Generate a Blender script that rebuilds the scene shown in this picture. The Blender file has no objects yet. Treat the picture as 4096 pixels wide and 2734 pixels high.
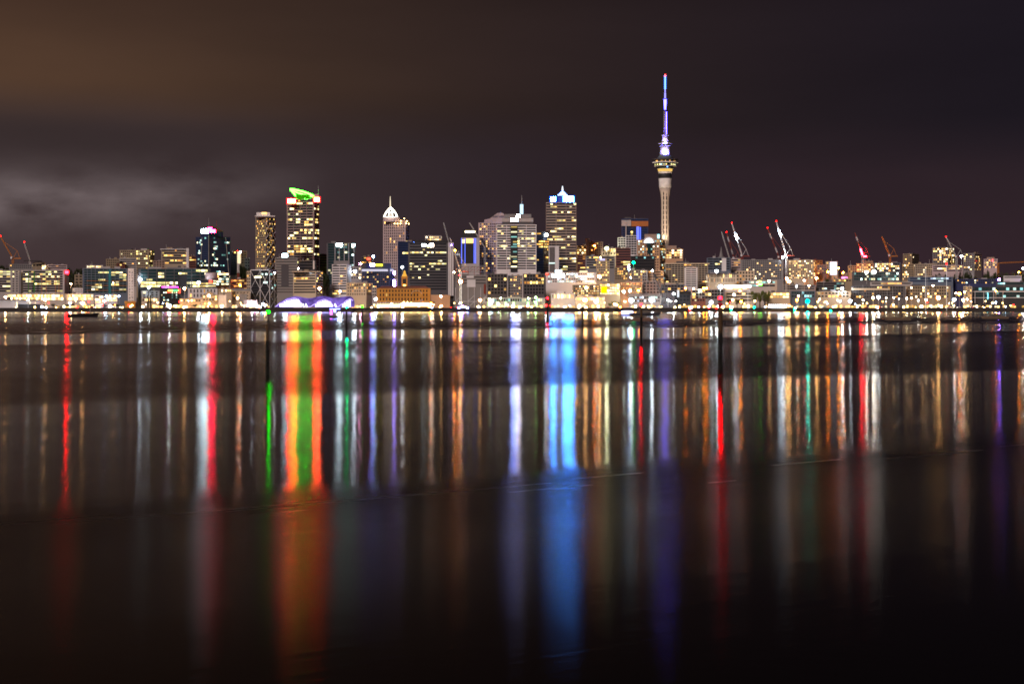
import bpy, bmesh, math, random
from mathutils import Vector, Matrix
random.seed(7)
F, CX, HY, CAMZ = 7370.0, 2048.0, 1230.0, 5.0      # focal length, centre column, horizon row (px of a 4096 px wide frame), eye height (m)
scn = bpy.context.scene
col = scn.collection
PI = math.pi

# ------------------------------------------------------------------ helpers
def wx(px, D): return (px - CX) / F * D
def wz(py, D): return CAMZ + (HY - py) / F * D
def ground_z(Y):
    if Y < 2420: return 4.6
    if Y < 3120: return 4.6 + (Y - 2420) * 0.066
    return min(4.6 + 46.2 + (Y - 3120) * 0.01, 70)

def tree_of(name):
    m = bpy.data.materials.new(name); m.use_nodes = True
    nt = m.node_tree; nt.nodes.clear()
    return m, nt, nt.nodes.new('ShaderNodeOutputMaterial')
_m = {}
def mat(name, rgb, rough=0.7, var=0.18, scale=0.15, metal=0.0, spec=0.3):
    if name in _m: return _m[name]
    m, nt, out = tree_of(name)
    p = nt.nodes.new('ShaderNodeBsdfPrincipled')
    tc = nt.nodes.new('ShaderNodeTexCoord'); n = nt.nodes.new('ShaderNodeTexNoise')
    n.inputs['Scale'].default_value = scale; n.inputs['Detail'].default_value = 6
    r = nt.nodes.new('ShaderNodeValToRGB')
    r.color_ramp.elements[0].position = 0.3; r.color_ramp.elements[1].position = 0.7
    r.color_ramp.elements[0].color = tuple(c * (1 - var) for c in rgb) + (1,)
    r.color_ramp.elements[1].color = tuple(min(c * (1 + var), 1) for c in rgb) + (1,)
    nt.links.new(tc.outputs['Object'], n.inputs['Vector']); nt.links.new(n.outputs['Fac'], r.inputs[0])
    nt.links.new(r.outputs[0], p.inputs['Base Color'])
    p.inputs['Roughness'].default_value = rough; p.inputs['Metallic'].default_value = metal
    p.inputs['Specular IOR Level'].default_value = spec
    nt.links.new(p.outputs[0], out.inputs[0]); _m[name] = m
    return m
def emi(name, rgb, L, vary=0.0, sample=True):
    """emission: lamps, lit windows, lit signs, and glow painted on other parts"""
    if name in _m: return _m[name]
    m, nt, out = tree_of(name)
    e = nt.nodes.new('ShaderNodeEmission'); e.inputs[0].default_value = tuple(rgb) + (1,)
    if vary:
        oi = nt.nodes.new('ShaderNodeObjectInfo'); mr = nt.nodes.new('ShaderNodeMapRange')
        mr.inputs[3].default_value = L * (1 - vary); mr.inputs[4].default_value = L * (1 + vary)
        pw = nt.nodes.new('ShaderNodeMath'); pw.operation = 'POWER'; pw.inputs[1].default_value = 2.2
        nt.links.new(oi.outputs['Random'], pw.inputs[0]); nt.links.new(pw.outputs[0], mr.inputs[0])
        nt.links.new(mr.outputs[0], e.inputs[1])
    else: e.inputs[1].default_value = L
    nt.links.new(e.outputs[0], out.inputs[0])
    m.cycles.emission_sampling = 'FRONT' if sample else 'NONE'
    _m[name] = m
    return m

W = {  # wall colours
 'pale': mat('pale_render', (.47,.44,.44)), 'white': mat('white_paint', (.80,.78,.80)), 'bright': mat('bright_white_bands', (.88,.86,.88), .7, .05), 'beige': mat('beige_concrete', (.42,.35,.27)),
 'tan': mat('tan_concrete', (.33,.26,.18)), 'grey': mat('grey_concrete', (.26,.25,.26)), 'dgrey': mat('dark_grey_cladding', (.10,.095,.105)),
 'black': mat('black_cladding', (.03,.03,.035), .5), 'brown': mat('brown_granite', (.38,.27,.22)), 'pink': mat('pink_render', (.56,.44,.46)),
 'peach': mat('peach_render', (.58,.36,.22)), 'brick': mat('red_brick', (.20,.07,.05)), 'ochre': mat('ochre_plaster', (.62,.30,.06)),
 'navy': mat('navy_cladding', (.035,.045,.12), .4), 'bluegrey': mat('blue_grey_cladding', (.13,.16,.22)), 'cream': mat('cream_stone', (.62,.50,.36)),
 'wood': mat('orange_brown_cladding', (.45,.16,.05)), 'roof': mat('dark_roof', (.05,.045,.045)), 'green': mat('green_panel', (.05,.22,.04)),
 'teal': mat('teal_panel', (.03,.20,.25)), 'steel': mat('pale_steel', (.50,.49,.48), .5, .1), 'mauve': mat('mauve_granite', (.42,.32,.31)), 'scaf': mat('grey_netting', (.30,.28,.27), .9),
 'rust': mat('rust_red_steel', (.30,.06,.04)), 'orange': mat('orange_cladding', (.55,.20,.04)), 'conc': mat('tower_concrete', (.60,.51,.43), .8, .10, .4),
}
glassd = mat('dark_window_glass', (.022,.024,.03), .12, .3, .3, 0, .6)
glassb = mat('blue_window_glass', (.02,.035,.085), .12, .3, .3, 0, .6)
glassg = mat('green_window_glass', (.02,.05,.055), .12, .3, .3, 0, .6)
frame_m = mat('window_frame_metal', (.30,.29,.30), .5)
GL = {'d': glassd, 'b': glassb, 'g': glassg}
PAL = {
 'warm': [('lit_gold', (1,.50,.10), 2.6), ('lit_warm', (1,.56,.15), 2.3), ('lit_yellow', (1,.70,.20), 2.6), ('lit_orange', (1,.42,.09), 1.9)],
 'hot': [('lit_hot', (1,.62,.22), 4.5), ('lit_hot_white', (1,.80,.48), 5.5), ('lit_hot_gold', (1,.55,.15), 3.0)],
 'cool': [('lit_cool', (.72,1,.92), 2.2), ('lit_cream', (1,.90,.52), 2.6), ('lit_dim_teal', (.35,.8,.75), .9)],
 'yell': [('lit_gold_soft', (1,.64,.18), 3.0), ('lit_straw', (1,.78,.32), 2.8), ('lit_lime', (.97,.90,.34), 2.4), ('lit_cream', (1,.90,.56), 2.8)],
 'blue': [('lit_blue_white', (.6,.75,1), 3.0), ('lit_cool', (.72,1,.92), 2.2)],
 'teal': [('lit_aqua', (.4,.95,1), 2.4), ('lit_cool', (.72,1,.92), 2.2), ('lit_dim_teal', (.35,.8,.75), .9)],
}
for v in PAL.values():
    for n_, c_, l_ in v: emi(n_, c_, l_, .75, False)

def mesh_from(name, verts, faces, m):
    me = bpy.data.meshes.new(name); me.from_pydata(verts, [], faces); me.update()
    for x in (m if isinstance(m, (list, tuple)) else [m]): me.materials.append(x)
    return me
CUBE_V = [(-.5,-.5,0),(.5,-.5,0),(.5,.5,0),(-.5,.5,0),(-.5,-.5,1),(.5,-.5,1),(.5,.5,1),(-.5,.5,1)]
CUBE_F = [(0,3,2,1),(4,5,6,7),(0,1,5,4),(1,2,6,5),(2,3,7,6),(3,0,4,7)]
_cubes = {}
FRONT = {'sign_red','sign_red_bright','sign_crimson','sign_white','sign_blue','sign_violet','sign_cool_top','sign_blue_white','sign_warm_white','sign_panel_white','sign_panel_warm','sign_white_blue','canopy_glow','crane_bar_red','neon_green','kiosk_pink'}
def cube_mesh(m):
    if m.name not in _cubes:
        if m.name in FRONT:   # a sign: only its face gives light, its casing is dark
            me = mesh_from('box_' + m.name, CUBE_V, CUBE_F, [W['black'], m]); me.polygons.foreach_set('material_index', [0,0,1,0,0,0]); _cubes[m.name] = me
        else: _cubes[m.name] = mesh_from('box_' + m.name, CUBE_V, CUBE_F, m)
    return _cubes[m.name]
def link(name, data, parent=None, loc=(0,0,0), rz=0, scale=(1,1,1), rot=None):
    o = bpy.data.objects.new(name, data); col.objects.link(o)
    o.location = loc; o.scale = scale
    o.rotation_euler = rot if rot else (0, 0, rz)
    if parent: o.parent = parent
    return o
def box(name, m, parent, loc, dims, rz=0): return link(name, cube_mesh(m), parent, loc, rz, dims)
def boxes(name, m, parent, items, rz=0, loc=(0,0,0)):
    """one mesh out of several boxes (cx,cy,z0,w,d,h)"""
    v, f = [], []
    for cx, cy, z, w, d, h in items:
        b = len(v)
        v += [(cx + a*w, cy + c*d, z + e*h) for a, c, e in CUBE_V]; f += [tuple(b+i for i in q) for q in CUBE_F]
    return link(name, mesh_from(name, v, f, m), parent, loc, rz)
def bars(name, m, parent, segs, r):
    """one mesh of square bars along segments"""
    v, f = [], []
    for a, c in segs:
        a, c = Vector(a), Vector(c); d = (c - a)
        if d.length < 1e-6: continue
        d.normalize(); up = Vector((0,0,1)) if abs(d.z) < .95 else Vector((0,1,0))
        s = d.cross(up).normalized(); t = s.cross(d)
        b = len(v)
        for p in (a, c):
            v += [tuple(p + s*r*i + t*r*j) for i, j in ((-1,-1),(1,-1),(1,1),(-1,1))]
        f += [(b,b+1,b+2,b+3),(b+7,b+6,b+5,b+4)] + [(b+i, b+4+i, b+4+(i+1)%4, b+(i+1)%4) for i in range(4)]
    return link(name, mesh_from(name, v, f, m), parent)
def lathe(name, m, parent, prof, n=32, loc=(0,0,0), smooth=True):
    v, f = [], []
    for r, z in prof:
        v += [(r*math.cos(2*PI*i/n), r*math.sin(2*PI*i/n), z) for i in range(n)]
    for k in range(len(prof)-1):
        f += [(k*n+i, k*n+(i+1)%n, (k+1)*n+(i+1)%n, (k+1)*n+i) for i in range(n)]
    f.append(tuple(range(n))[::-1]); f.append(tuple((len(prof)-1)*n+i for i in range(n)))
    me = mesh_from(name, v, f, m)
    if smooth: me.polygons.foreach_set('use_smooth', [True]*(len(f)-2) + [False]*2)
    return link(name, me, parent, loc)
_ball = {}
def ball_mesh(m):
    if m.name not in _ball:
        bm = bmesh.new(); bmesh.ops.create_icosphere(bm, subdivisions=2, radius=1)
        me = bpy.data.meshes.new('ball'); bm.to_mesh(me); bm.free(); me.materials.append(m); _ball[m.name] = me
    return _ball[m.name]
def empty(name, loc, label, cat, group=None, rz=0):
    o = bpy.data.objects.new(name, None); col.objects.link(o)
    o.location = loc; o.rotation_euler = (0,0,rz); o['label'] = label; o['category'] = cat
    if group: o['group'] = group
    return o
def tag(o, label, cat, group=None):
    o['label'] = label; o['category'] = cat
    if group: o['group'] = group
    return o

# ------------------------------------------------------------------ buildings
class Bd: pass
def B(name, label, x0, x1, yt, yb, D, wall, f=None, kind='grid', sp=11, wp=9, hf=.5, wf=.6, lit=.12, rows={}, pal='warm',
      glass='d', piers=0, mx=.04, side=None, cat='building', depth=None, phi=24, top=None, cols=None, frames=False):
    az = math.atan2(-wx((x0+x1)/2, D), D); ca = math.cos(az)
    w = (x1-x0)/F*D*ca; z0 = ground_z(D) - .5; H = wz(yt, D) - z0
    ph = math.radians(phi)
    if f is None:
        A = w; Bp = depth or max(12, min(w*.6, 28)); rz = 0
        px = (x0+x1)/2; corner = Vector((0, -Bp/2, 0))
    elif f >= .5:
        A = w*f/math.cos(ph); Bp = w*(1-f)/math.sin(ph); rz = -ph
        px = x0 + f*(x1-x0); corner = Vector((A/2, -Bp/2, 0))
    else:
        A = w*(1-f)/math.cos(ph); Bp = w*f/math.sin(ph); rz = ph
        px = x0 + f*(x1-x0); corner = Vector((-A/2, -Bp/2, 0))
    R = Matrix.Rotation(az + rz, 3, 'Z')
    loc = Vector((wx(px, D), D, z0)) - R @ corner
    root = empty(name, loc, label, cat, None, az + rz)
    b = Bd(); b.root = root; b.A, b.B, b.H, b.D, b.z0, b.rz, b.az = A, Bp, H, D, z0, rz, az
    b.inv = (Matrix.Translation(loc) @ R.to_4x4()).inverted()
    wm = W[wall]
    box('wall', wm, root, (0,0,0), (A, Bp, H))
    # parapet and roof plant
    t = min(.5, A*.02)
    boxes('parapet', W[top] if top else wm, root, [(0,-Bp/2+t/2-.15,H,A+.3,t,1.0),(0,Bp/2-t/2+.15,H,A+.3,t,1.0),(-A/2+t/2-.15,0,H,t,Bp-2*t+.28,1.0),(A/2-t/2+.15,0,H,t,Bp-2*t+.28,1.0)])
    st_ = random.getstate(); random.seed(label)
    if A > 9:
        n_ = random.randint(1, 3 if A > 20 else 2)
        for i_ in range(n_): box('roof_plant', W[random.choice(['grey','dgrey','pale','tan'])], root, (((i_+.5)/n_-.5)*A*.8, random.uniform(-.15,.2)*Bp, H), (A*random.uniform(.08,.24), Bp*random.uniform(.2,.4), random.uniform(1.2,3.6)))
        if random.random() < .55: box('antenna', W['steel'], root, (random.uniform(-.4,.4)*A, -Bp*.3, H), (.25, .25, random.uniform(3,8)))
    random.setstate(st_)
    zl = max(wz(yb, D) - z0, 1.0)
    if yb >= 1196 and D < 2400 and kind != 'blank':    # lit street level
        st_ = random.getstate(); random.seed(label + 's'); n_ = max(2, int(A/3.2)); h_ = min(3.6, H*.4)
        for i_ in range(n_):
            if random.random() < .62: box('shopfront', _m[random.choice(['lit_hot','lit_hot_white','lit_hot_gold','lit_warm'])], root, ((i_+.5)/n_*A - A/2, -Bp/2-.12, .9), (A/n_*.8, .2, h_*random.uniform(.6,1)))
        zl = max(zl, h_ + 1.4); random.setstate(st_)
    m2 = D/F
    faces = [('front', A, kind)]
    if f is not None: faces.append(('right' if f >= .5 else 'left', Bp, side or kind))
    elif az > .04: faces.append(('right', Bp, side or kind))
    elif az < -.04: faces.append(('left', Bp, side or kind))
    S = sp*m2; P = wp*m2
    ny = int((H - zl - S*.25)/S)
    rest = []; nwin = 0; cand = []
    for fn, FW, k in faces:
        if k == 'blank' or ny < 1: continue
        if fn == 'front': o0, ud, nd, fr = Vector((-A/2,-Bp/2,0)), Vector((1,0,0)), Vector((0,-1,0)), 0
        elif fn == 'right': o0, ud, nd, fr = Vector((A/2,-Bp/2,0)), Vector((0,1,0)), Vector((1,0,0)), PI/2
        else: o0, ud, nd, fr = Vector((-A/2,Bp/2,0)), Vector((0,-1,0)), Vector((-1,0,0)), -PI/2
        mar = FW*mx; nx = max(1, int((FW-2*mar)/P)); pw = (FW-2*mar)/nx
        for j in range(ny):
            zc = H - S*(j+.75) + S*(1-hf)/2 - S*.1
            if k == 'ribbon':
                c = o0 + ud*FW/2 + nd*.04
                box('ribbon_window', GL[glass], root, c + Vector((0,0,zc)), (FW-2*mar, .12, S*hf), fr)
            p = min(1, rows.get(j, lit*1.3)); run = False
            for i in range(nx):
                if cols and i in cols: on = random.random() < cols[i]
                elif k == 'ribbon' or p > .5:
                    on = random.random() < (p + (1-p)*.45 if run else p*.7)
                else: on = random.random() < p
                run = on
                if k == 'ribbon' and not on: continue
                c = o0 + ud*(mar + pw*(i+.5)) + nd*(.1 if k == 'ribbon' else .05)
                ww = pw*(.97 if k == 'ribbon' else wf)
                cand.append((on, c + Vector((0,0,zc + (.04*S if k=='ribbon' else 0))), ww, S*hf*(.85 if k == 'ribbon' else 1), fr, S*hf))
        if piers:
            for i in range(piers+1):
                c = o0 + ud*(mar*.5 + (FW-mar)*i/piers) + nd*.2
                box('pier', wm, root, c + Vector((0,0,zl)), (max(.5, FW*.012), .5, H-zl), fr)
    lits = [c for c in cand if c[0]]; dark = [c for c in cand if not c[0]]
    random.shuffle(dark); random.shuffle(lits)
    mk = 'window' if kind == 'grid' else 'lit_pane'
    for c in (lits + dark)[:96]:
        mm = _m[random.choice(PAL[pal if not isinstance(pal, list) else random.choice(pal)])[0]] if c[0] else GL[glass]
        box(mk, mm, root, c[1], (c[2], .14, c[3]), c[4])
    over = (lits + dark)[96:]
    if over:
        v, fc = [], []; slots = [GL[glass]] + [_m[x[0]] for x in PAL[pal if not isinstance(pal, list) else pal[0]]]; ids = []
        for c in over:
            q = len(v); ca_, sa_ = math.cos(c[4]), math.sin(c[4])
            for a, d, e in CUBE_V:
                lx, ly = a*c[2], d*.14
                v.append((c[1].x + lx*ca_ - ly*sa_, c[1].y + lx*sa_ + ly*ca_, c[1].z + e*c[3]))
            fc += [tuple(q+i for i in g) for g in CUBE_F]; ids += [random.randint(1, len(slots)-1) if c[0] else 0]*6
        me = mesh_from('small_windows', v, fc, slots); me.polygons.foreach_set('material_index', ids)
        o = link(mk, me, root); o['kind'] = 'stuff'
    return b
def bx(b, name, m, x0, x1, y0, y1, off=.3, d=.6, parent=None):
    """a part of building b given by its edges; off = how far its front stands in front of the front wall"""
    D = b.D - off
    w = (x1-x0)/F*D*math.cos(b.az); h = (y1-y0)/F*D
    c = b.inv @ Vector((wx((x0+x1)/2, D), D, wz(y1, D)))
    fwd = Matrix.Rotation(-b.rz, 3, 'Z') @ Vector((0, d/2, 0))
    o = box(name, m, parent or b.root, c + fwd, (w, d, h), -b.rz)
    return o
def label(o, t): o['label'] = t; return o
BACK = {}
def sign(b, core, glow_c, x0, x1, y0, y1, off, name='sign', e=3):
    """a blazing sign face before a larger dim panel that paints its glow"""
    glow_m = emi('glow_panel_%d_%d_%d' % tuple(int(c*99) for c in glow_c), glow_c, 1.6, 0, False)
    bx(b, 'glow_panel', glow_m, x0-e, x1+e, y0-e*.8, y1+e*.8, off, .6)  # glow around the sign, painted as an added emissive panel
    return bx(b, name, core, x0, x1, y0, y1, off+.7, .6)
def mast(b, x, y0, y1, off=-8, r=.5, m=None, name='mast'):
    D = b.D - off
    c = b.inv @ Vector((wx(x, D), D, wz(y1, D)))
    h = (y1-y0)/F*D
    return lathe(name, m or W['steel'], b.root, [(r, 0), (r*.8, h*.4), (r*.35, h)], 8, c)
def writing(b, s, x, y, hpx, m, off, rot=0, name='lettering'):
    cu = bpy.data.curves.new('lettering', 'FONT'); cu.body = s; cu.size = hpx/F*b.D*1.35; cu.align_x = 'CENTER'; cu.extrude = .1
    cu.materials.append(m)
    D = b.D - off
    c = b.inv @ Vector((wx(x, D), D, wz(y, D)))
    tmp = bpy.data.objects.new('tmp', cu); col.objects.link(tmp); bpy.context.view_layer.update()
    me = bpy.data.meshes.new_from_object(tmp.evaluated_get(bpy.context.evaluated_depsgraph_get())); bpy.data.objects.remove(tmp)
    me.materials.clear(); me.materials.append(m)
    return link(name, me, b.root, c, 0, (1,1,1), (PI/2, 0, -b.rz))
exec_parts = []
# sign and lamp colours
RED = emi('sign_red', (1,.001,.002), 380); REDW = emi('sign_red_bright', (1,.035,.012), 430); PINKR = emi('sign_crimson', (1,.006,.045), 220)
GRN = emi('halo_green', (.035,1,.016), 34); GRL = emi('drum_lamp_green', (.003,1,.002), 1500); GRN2 = emi('halo_drum_green', (.12,.9,.01), 0.36)
WHT = emi('sign_white', (.70,.90,1), 110); BLU = emi('sign_blue', (.05,.26,1), 380); VIO = emi('sign_violet', (.30,.20,1), 150)
LEDB = emi('led_blue', (.10,.16,1), 2.5); LEDV = emi('led_violet', (.05,.035,1), 75); YEL = emi('sign_yellow', (1,.75,0), 1.6)
SOFT = emi('sign_soft_white', (.9,.92,1), 1.0); AQUA = emi('sign_aqua', (.2,.85,1), 6)
L_WARM = emi('lamp_warm', (1,.50,.16), 380); L_WHITE = emi('lamp_white', (.80,.90,1), 320); L_ORANGE = emi('lamp_orange', (1,.20,.008), 700)
L_TEAL = emi('lamp_teal', (.0,1,.75), 700); L_RED = emi('lamp_red', (1,.001,.001), 300); L_GREEN = emi('lamp_green', (.03,1,.15), 260)
L_BLUE = emi('lamp_blue', (.25,.5,1), 420); L_VIOLET = emi('lamp_violet', (.22,.10,1), 420); L_BRIGHT = emi('lamp_star', (.82,.93,1), 750)
L_SMALL = emi('bulb_white', (1,.95,.9), 60); L_GOLD = emi('bulb_gold', (1,.62,.2), 40)

# ---- far left
B('apartment_block', 'cream balcony apartment block cut off by the picture edge beside the yellow crane mast', -40,45, 1083,1180, 2330,'pale', kind='ribbon', sp=9.6, wp=15, hf=.62, lit=.16, rows={0:.5,8:.4}, pal='yell')
B('stair_tower', 'narrow glazed and blank white block joining two long balcony apartment blocks', 45,76, 1083,1180, 2332,'pale', sp=9.6, wp=10, lit=.2, pal='yell', hf=.45, wf=.4)
b = B('apartment_block', 'long cream balcony block with lime and green stripes and a red sign on its end', 84,276, 1083,1178, 2330,'pale', f=.905, side='blank', kind='ribbon', sp=9.6, wp=12, hf=.66, lit=.15, rows={0:.35,2:.3,3:.25,4:.3,5:.3,9:.1}, pal='yell')
bx(b,'green_panel',W['green'],134,139,1085,1178,.5); bx(b,'green_panel',W['green'],112,115,1085,1178,.5)
for x in (166,184,221,235): bx(b,'orange_stripe',W['orange'],x,x+1.6,1098,1178,.5)
sign(b,RED,(1,.02,.03),260,274,1083,1094,1.5,'sign')
B('apartment_block', 'grey gridded block under construction beneath the yellow crane', 36,130, 1059,1082, 2400,'grey', sp=8, wp=7, lit=.03, wf=.6, depth=14)
b = B('domed_building', 'brown round roofed building behind the cream balcony block', 128,184, 1056,1082, 2470,'tan', lit=.05, sp=12, wp=12)
m2 = b.D/F
lathe('dome_roof', W['tan'], b.root, [(b.A*.5*math.cos(a), b.A*.17*math.sin(a)) for a in [i*PI/2/8*.98 for i in range(9)]], 28, (0,0,b.H+.2))
bx(b,'flat_roof_slab',W['roof'],95,168,1041,1044,6,10)
B('apartment_block', 'low pale terrace with curved upper storeys behind the red signed end wall', 189,268, 1061,1082, 2400,'pink', kind='ribbon', sp=8, wp=9, lit=.05, depth=14)
B('house', 'small white lit rooftop pavilion glowing above the cream balcony block', 168,184, 1062,1083, 2390,'white', sp=7, wp=4, lit=1, pal='hot', hf=.8, wf=.9, depth=9)
B('building', 'beige blank flank building below the dark wooded hill', 298,332, 1101,1170, 2400,'tan', lit=.02, sp=12, wp=11)
B('house', 'small white weatherboard house between two long balcony blocks', 290,331, 1155,1180, 2300,'white', sp=8, wp=6, lit=.1)
b = B('apartment_block', 'long teal striped balcony block with a white triangle patterned end', 330,512, 1076,1178, 2330,'bluegrey', kind='ribbon', sp=9.7, wp=13, hf=.7, lit=.16, rows={0:.15,2:.4,3:.3,4:.25,9:.05}, piers=11, pal='yell', glass='g')
bx(b,'teal_panel',W['teal'],434,444,1078,1178,.5)
for y in (1122,1141,1160): bx(b,'orange_stripe',W['orange'],346,510,y,y+1.4,.4)
b = B('end_tower', 'white end wall panel patterned with dark triangles', 512,535, 1076,1202, 2300,'white', kind='blank', side='blank', depth=20)
random.seed(5)
v, fc = [], []
for j in range(11):
    for i in range(2):
        cx, zz = (-.25 + .5*i)*b.A*.9, b.H - 4 - j*3.5; s = random.uniform(1.0, 1.7); fl = random.choice((-1, 1)); q = len(v)
        v += [(cx-s*.7,-b.B/2-.08,zz+fl*s), (cx+s*.7,-b.B/2-.08,zz+fl*s*random.uniform(-.2,1)), (cx+random.uniform(-.5,.5),-b.B/2-.08,zz-fl*s)]; fc.append((q,q+1,q+2))
o = link('triangle_pattern', mesh_from('triangle_pattern', v, fc, W['grey']), b.root)
B('villa', 'low villa with glowing windows on the roofline behind the teal striped block', 345,412, 1063,1078, 2400,'pale', sp=10, wp=6, lit=.8, pal='hot', hf=.6, depth=12)
B('apartment_block', 'plain grey flat roofed block left of the wide beige tower', 424,478, 1038,1080, 2520,'tan', sp=9, wp=8, lit=.04)
B('building', 'dark red low building in front of the wide beige tower', 466,500, 1056,1078, 2440,'brick', sp=9, wp=8, lit=.1)
B('apartment_tower', 'wide beige apartment tower with scattered lit windows above the patterned end wall', 478,618, 1002,1100, 2640,'tan', f=.84, sp=9.4, wp=8, hf=.5, wf=.65, lit=.2, rows={0:.35,1:.2,2:.3}, pal='yell')
B('curved_block', 'rounded pale block with thin window bands before the wide beige tower', 478,546, 1035,1150, 2540,'pale', kind='ribbon', sp=8, wp=7, hf=.45, lit=.05, rows={0:.0})
# podium and quay front
B('shop_building', 'very bright long glazed terminal under the cream balcony blocks', 20,262, 1178,1226, 2285,'steel', sp=12, wp=6.5, hf=.8, wf=.85, lit=.85, pal='hot', depth=10)
B('shop_building', 'bright long glazed terminal under the teal striped block', 264,376, 1178,1226, 2283,'steel', sp=12, wp=6.5, hf=.8, wf=.85, lit=.9, pal='hot', depth=10)
b = B('warehouse', 'white ribbed wharf warehouse with shallow pitched roof at the picture edge', -30,160, 1205,1230, 2240,'white', kind='blank', side='blank', depth=18)
def gable(b, m, rise, over=.6, name='pitched_roof', along='x'):
    A, Bp, H = b.A/2+over, b.B/2+over, b.H+.05
    if along == 'x': v = [(-A,-Bp,H),(A,-Bp,H),(A,Bp,H),(-A,Bp,H),(-A,0,H+rise),(A,0,H+rise)]; f = [(0,1,5,4),(2,3,4,5),(0,4,3),(1,2,5),(0,3,2,1)]
    else: v = [(-A,-Bp,H),(A,-Bp,H),(A,Bp,H),(-A,Bp,H),(0,-Bp,H+rise),(0,Bp,H+rise)]; f = [(1,2,5,4),(3,0,4,5),(0,1,4),(2,3,5),(0,3,2,1)]
    return link(name, mesh_from(name, v, f, m), b.root)
gable(b, W['grey'], 2.4)
for x in (42,66,118,140): bx(b,'light_strip',_m['lit_hot_white'],x,x+3,1207,1228,.3,.3)
b = B('shed', 'low dark curved roof shed on the quay before the white warehouse', 72,160, 1220,1232, 2222,'roof', kind='blank', side='blank', depth=9); gable(b, W['roof'], 1.4)
B('shop_building', 'small white shop block with four bright storeys beside the red stripe', 380,413, 1184,1228, 2280,'white', kind='ribbon', sp=10, wp=6, hf=.6, lit=.9, pal='hot', depth=10)
B('shop_building', 'pink white shopfront block between two blue lamps', 421,470, 1180,1228, 2280,'pale', sp=9, wp=6, hf=.6, wf=.7, lit=.8, pal='hot', depth=10)
b = B('house', 'small orange lit gabled building below the triangle patterned wall', 500,541, 1212,1230, 2262,'ochre', sp=9, wp=9, lit=.3, pal='hot', depth=9); gable(b, W['ochre'], 2.6)
# ---- left centre
b = B('apartment_tower', 'beige tower with a gold lit stair strip and thin canopy roof', 645,755, 998,1070, 2640,'beige', kind='ribbon', sp=10, wp=6, hf=.5, lit=.08, rows={2:.6,4:.3,5:.2}, pal='warm', depth=25)
bx(b,'canopy_roof',W['white'],641,748,995,998,3,18); bx(b,'lit_stair',_m['lit_yellow'],671,677,1001,1068,.8,.5); bx(b,'end_wall',W['white'],745,755,992,1072,1,18)
B('brown_block', 'brown block with plain concrete boxes before the gold striped tower', 612,660, 1045,1080, 2560,'brown', sp=9, wp=9, lit=.15)
B('pavilion', 'pale pavilion with small arched roof window beside the blue glass tower', 700,757, 1072,1096, 2480,'pale', sp=9, wp=9, lit=.25, pal='cool')
B('building', 'brown narrow block hugging the blue glass tower', 757,784, 1027,1100, 2600,'brick', kind='ribbon', sp=9, wp=8, lit=.2, rows={1:.8,2:.6})
b = B('office_building', 'long glass office with bright yellow green lit floors', 552,842, 1077,1160, 2400,'dgrey', kind='ribbon', sp=12.4, wp=11, hf=.72, lit=.3, rows={0:.2,1:.3,2:.12,3:.25,4:.85,5:.85}, pal='yell', glass='g', piers=8, depth=30)
bx(b,'dark_panel',W['black'],710,748,1096,1175,1.2,1); bx(b,'sign',SOFT,549,577,1112,1124,1.5,1)
b = B('office_building', 'dark office with magenta and rainbow light strips', 640,722, 1146,1226, 2330,'black', sp=10, wp=8, hf=.5, wf=.5, lit=.3, pal='cool')
bx(b,'magenta_strip',emi('strip_magenta',(1,.05,.9),8),648,713,1146,1150,.6); bx(b,'yellow_strip',emi('strip_yellow',(1,.9,.05),12),673,690,1159,1163,.6)
bx(b,'green_strip',emi('strip_green',(.05,1,.1),9),690,712,1159,1163,.6); bx(b,'red_strip',emi('strip_red',(1,.06,.03),5),666,684,1166,1170,.6); bx(b,'red_sign',emi('strip_red',(1,.06,.03),5),714,722,1155,1172,.6)
B('hotel', 'cream block with dark square windows and bright arcade beneath', 566,638, 1166,1200, 2345,'pale', sp=10, wp=14, hf=.55, wf=.4, lit=.12)
B('arcade', 'brightly lit cream arcade building below the dark square windowed block', 566,632, 1194,1228, 2290,'cream', sp=14, wp=8, hf=.75, wf=.6, lit=.95, pal='hot', depth=10)
b = B('glass_tower', 'dark blue glass tower with leaning white edge lines and pyramid roof', 782,922, 948,1100, 2680,'navy', f=.38, kind='ribbon', sp=8.4, wp=6, hf=.82, lit=.05, rows={13:.5,17:.8,18:.9}, pal='cool', glass='b', phi=33, cols={3:.45})
s = boxes('upper_storeys', W['navy'], b.root, [(-2,0,b.H,b.A*.62,b.B*.7,9)])
v = [(-b.A*.33,-b.B*.36,b.H+9),(b.A*.28,-b.B*.36,b.H+9),(b.A*.28,b.B*.36,b.H+9),(-b.A*.33,b.B*.36,b.H+9),(-2,0,b.H+18)]
link('pyramid_roof', mesh_from('pyramid_roof', v, [(0,1,4),(1,2,4),(2,3,4),(3,0,4),(0,3,2,1)], W['brick']), b.root)
sign(b,WHT,(.4,.75,.8),806,832,916,932,4,'white_sign'); bx(b,'red_sign',PINKR,834,862,918,923,4,1.5); bx(b,'red_sign',PINKR,838,862,925,930,4,1.5); bx(b,'red_sign',PINKR,832,848,910,915,4,1.5)
mast(b,866,880,915,-14,.35,W['rust']); mast(b,835,870,915,-10,.25)
bars('edge_line',W['steel'],b.root,[((-b.A/2-.3,-b.B/2-.3,1),(-b.A/2-.3,-b.B/2-.3,b.H+3)),((b.A*.28,-b.B*.5-.3,b.H),(b.A*.5,-b.B/2-.3,4)),((-b.A/2-.3,b.B*.0,b.H),(-b.A/2-.3,b.B*.2,4))],.3)
b = B('office_tower', 'pale tower with a bright white lit stair beside dark glass', 922,988, 1006,1060, 2760,'tan', sp=10, wp=9, lit=.04, depth=20)
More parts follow.
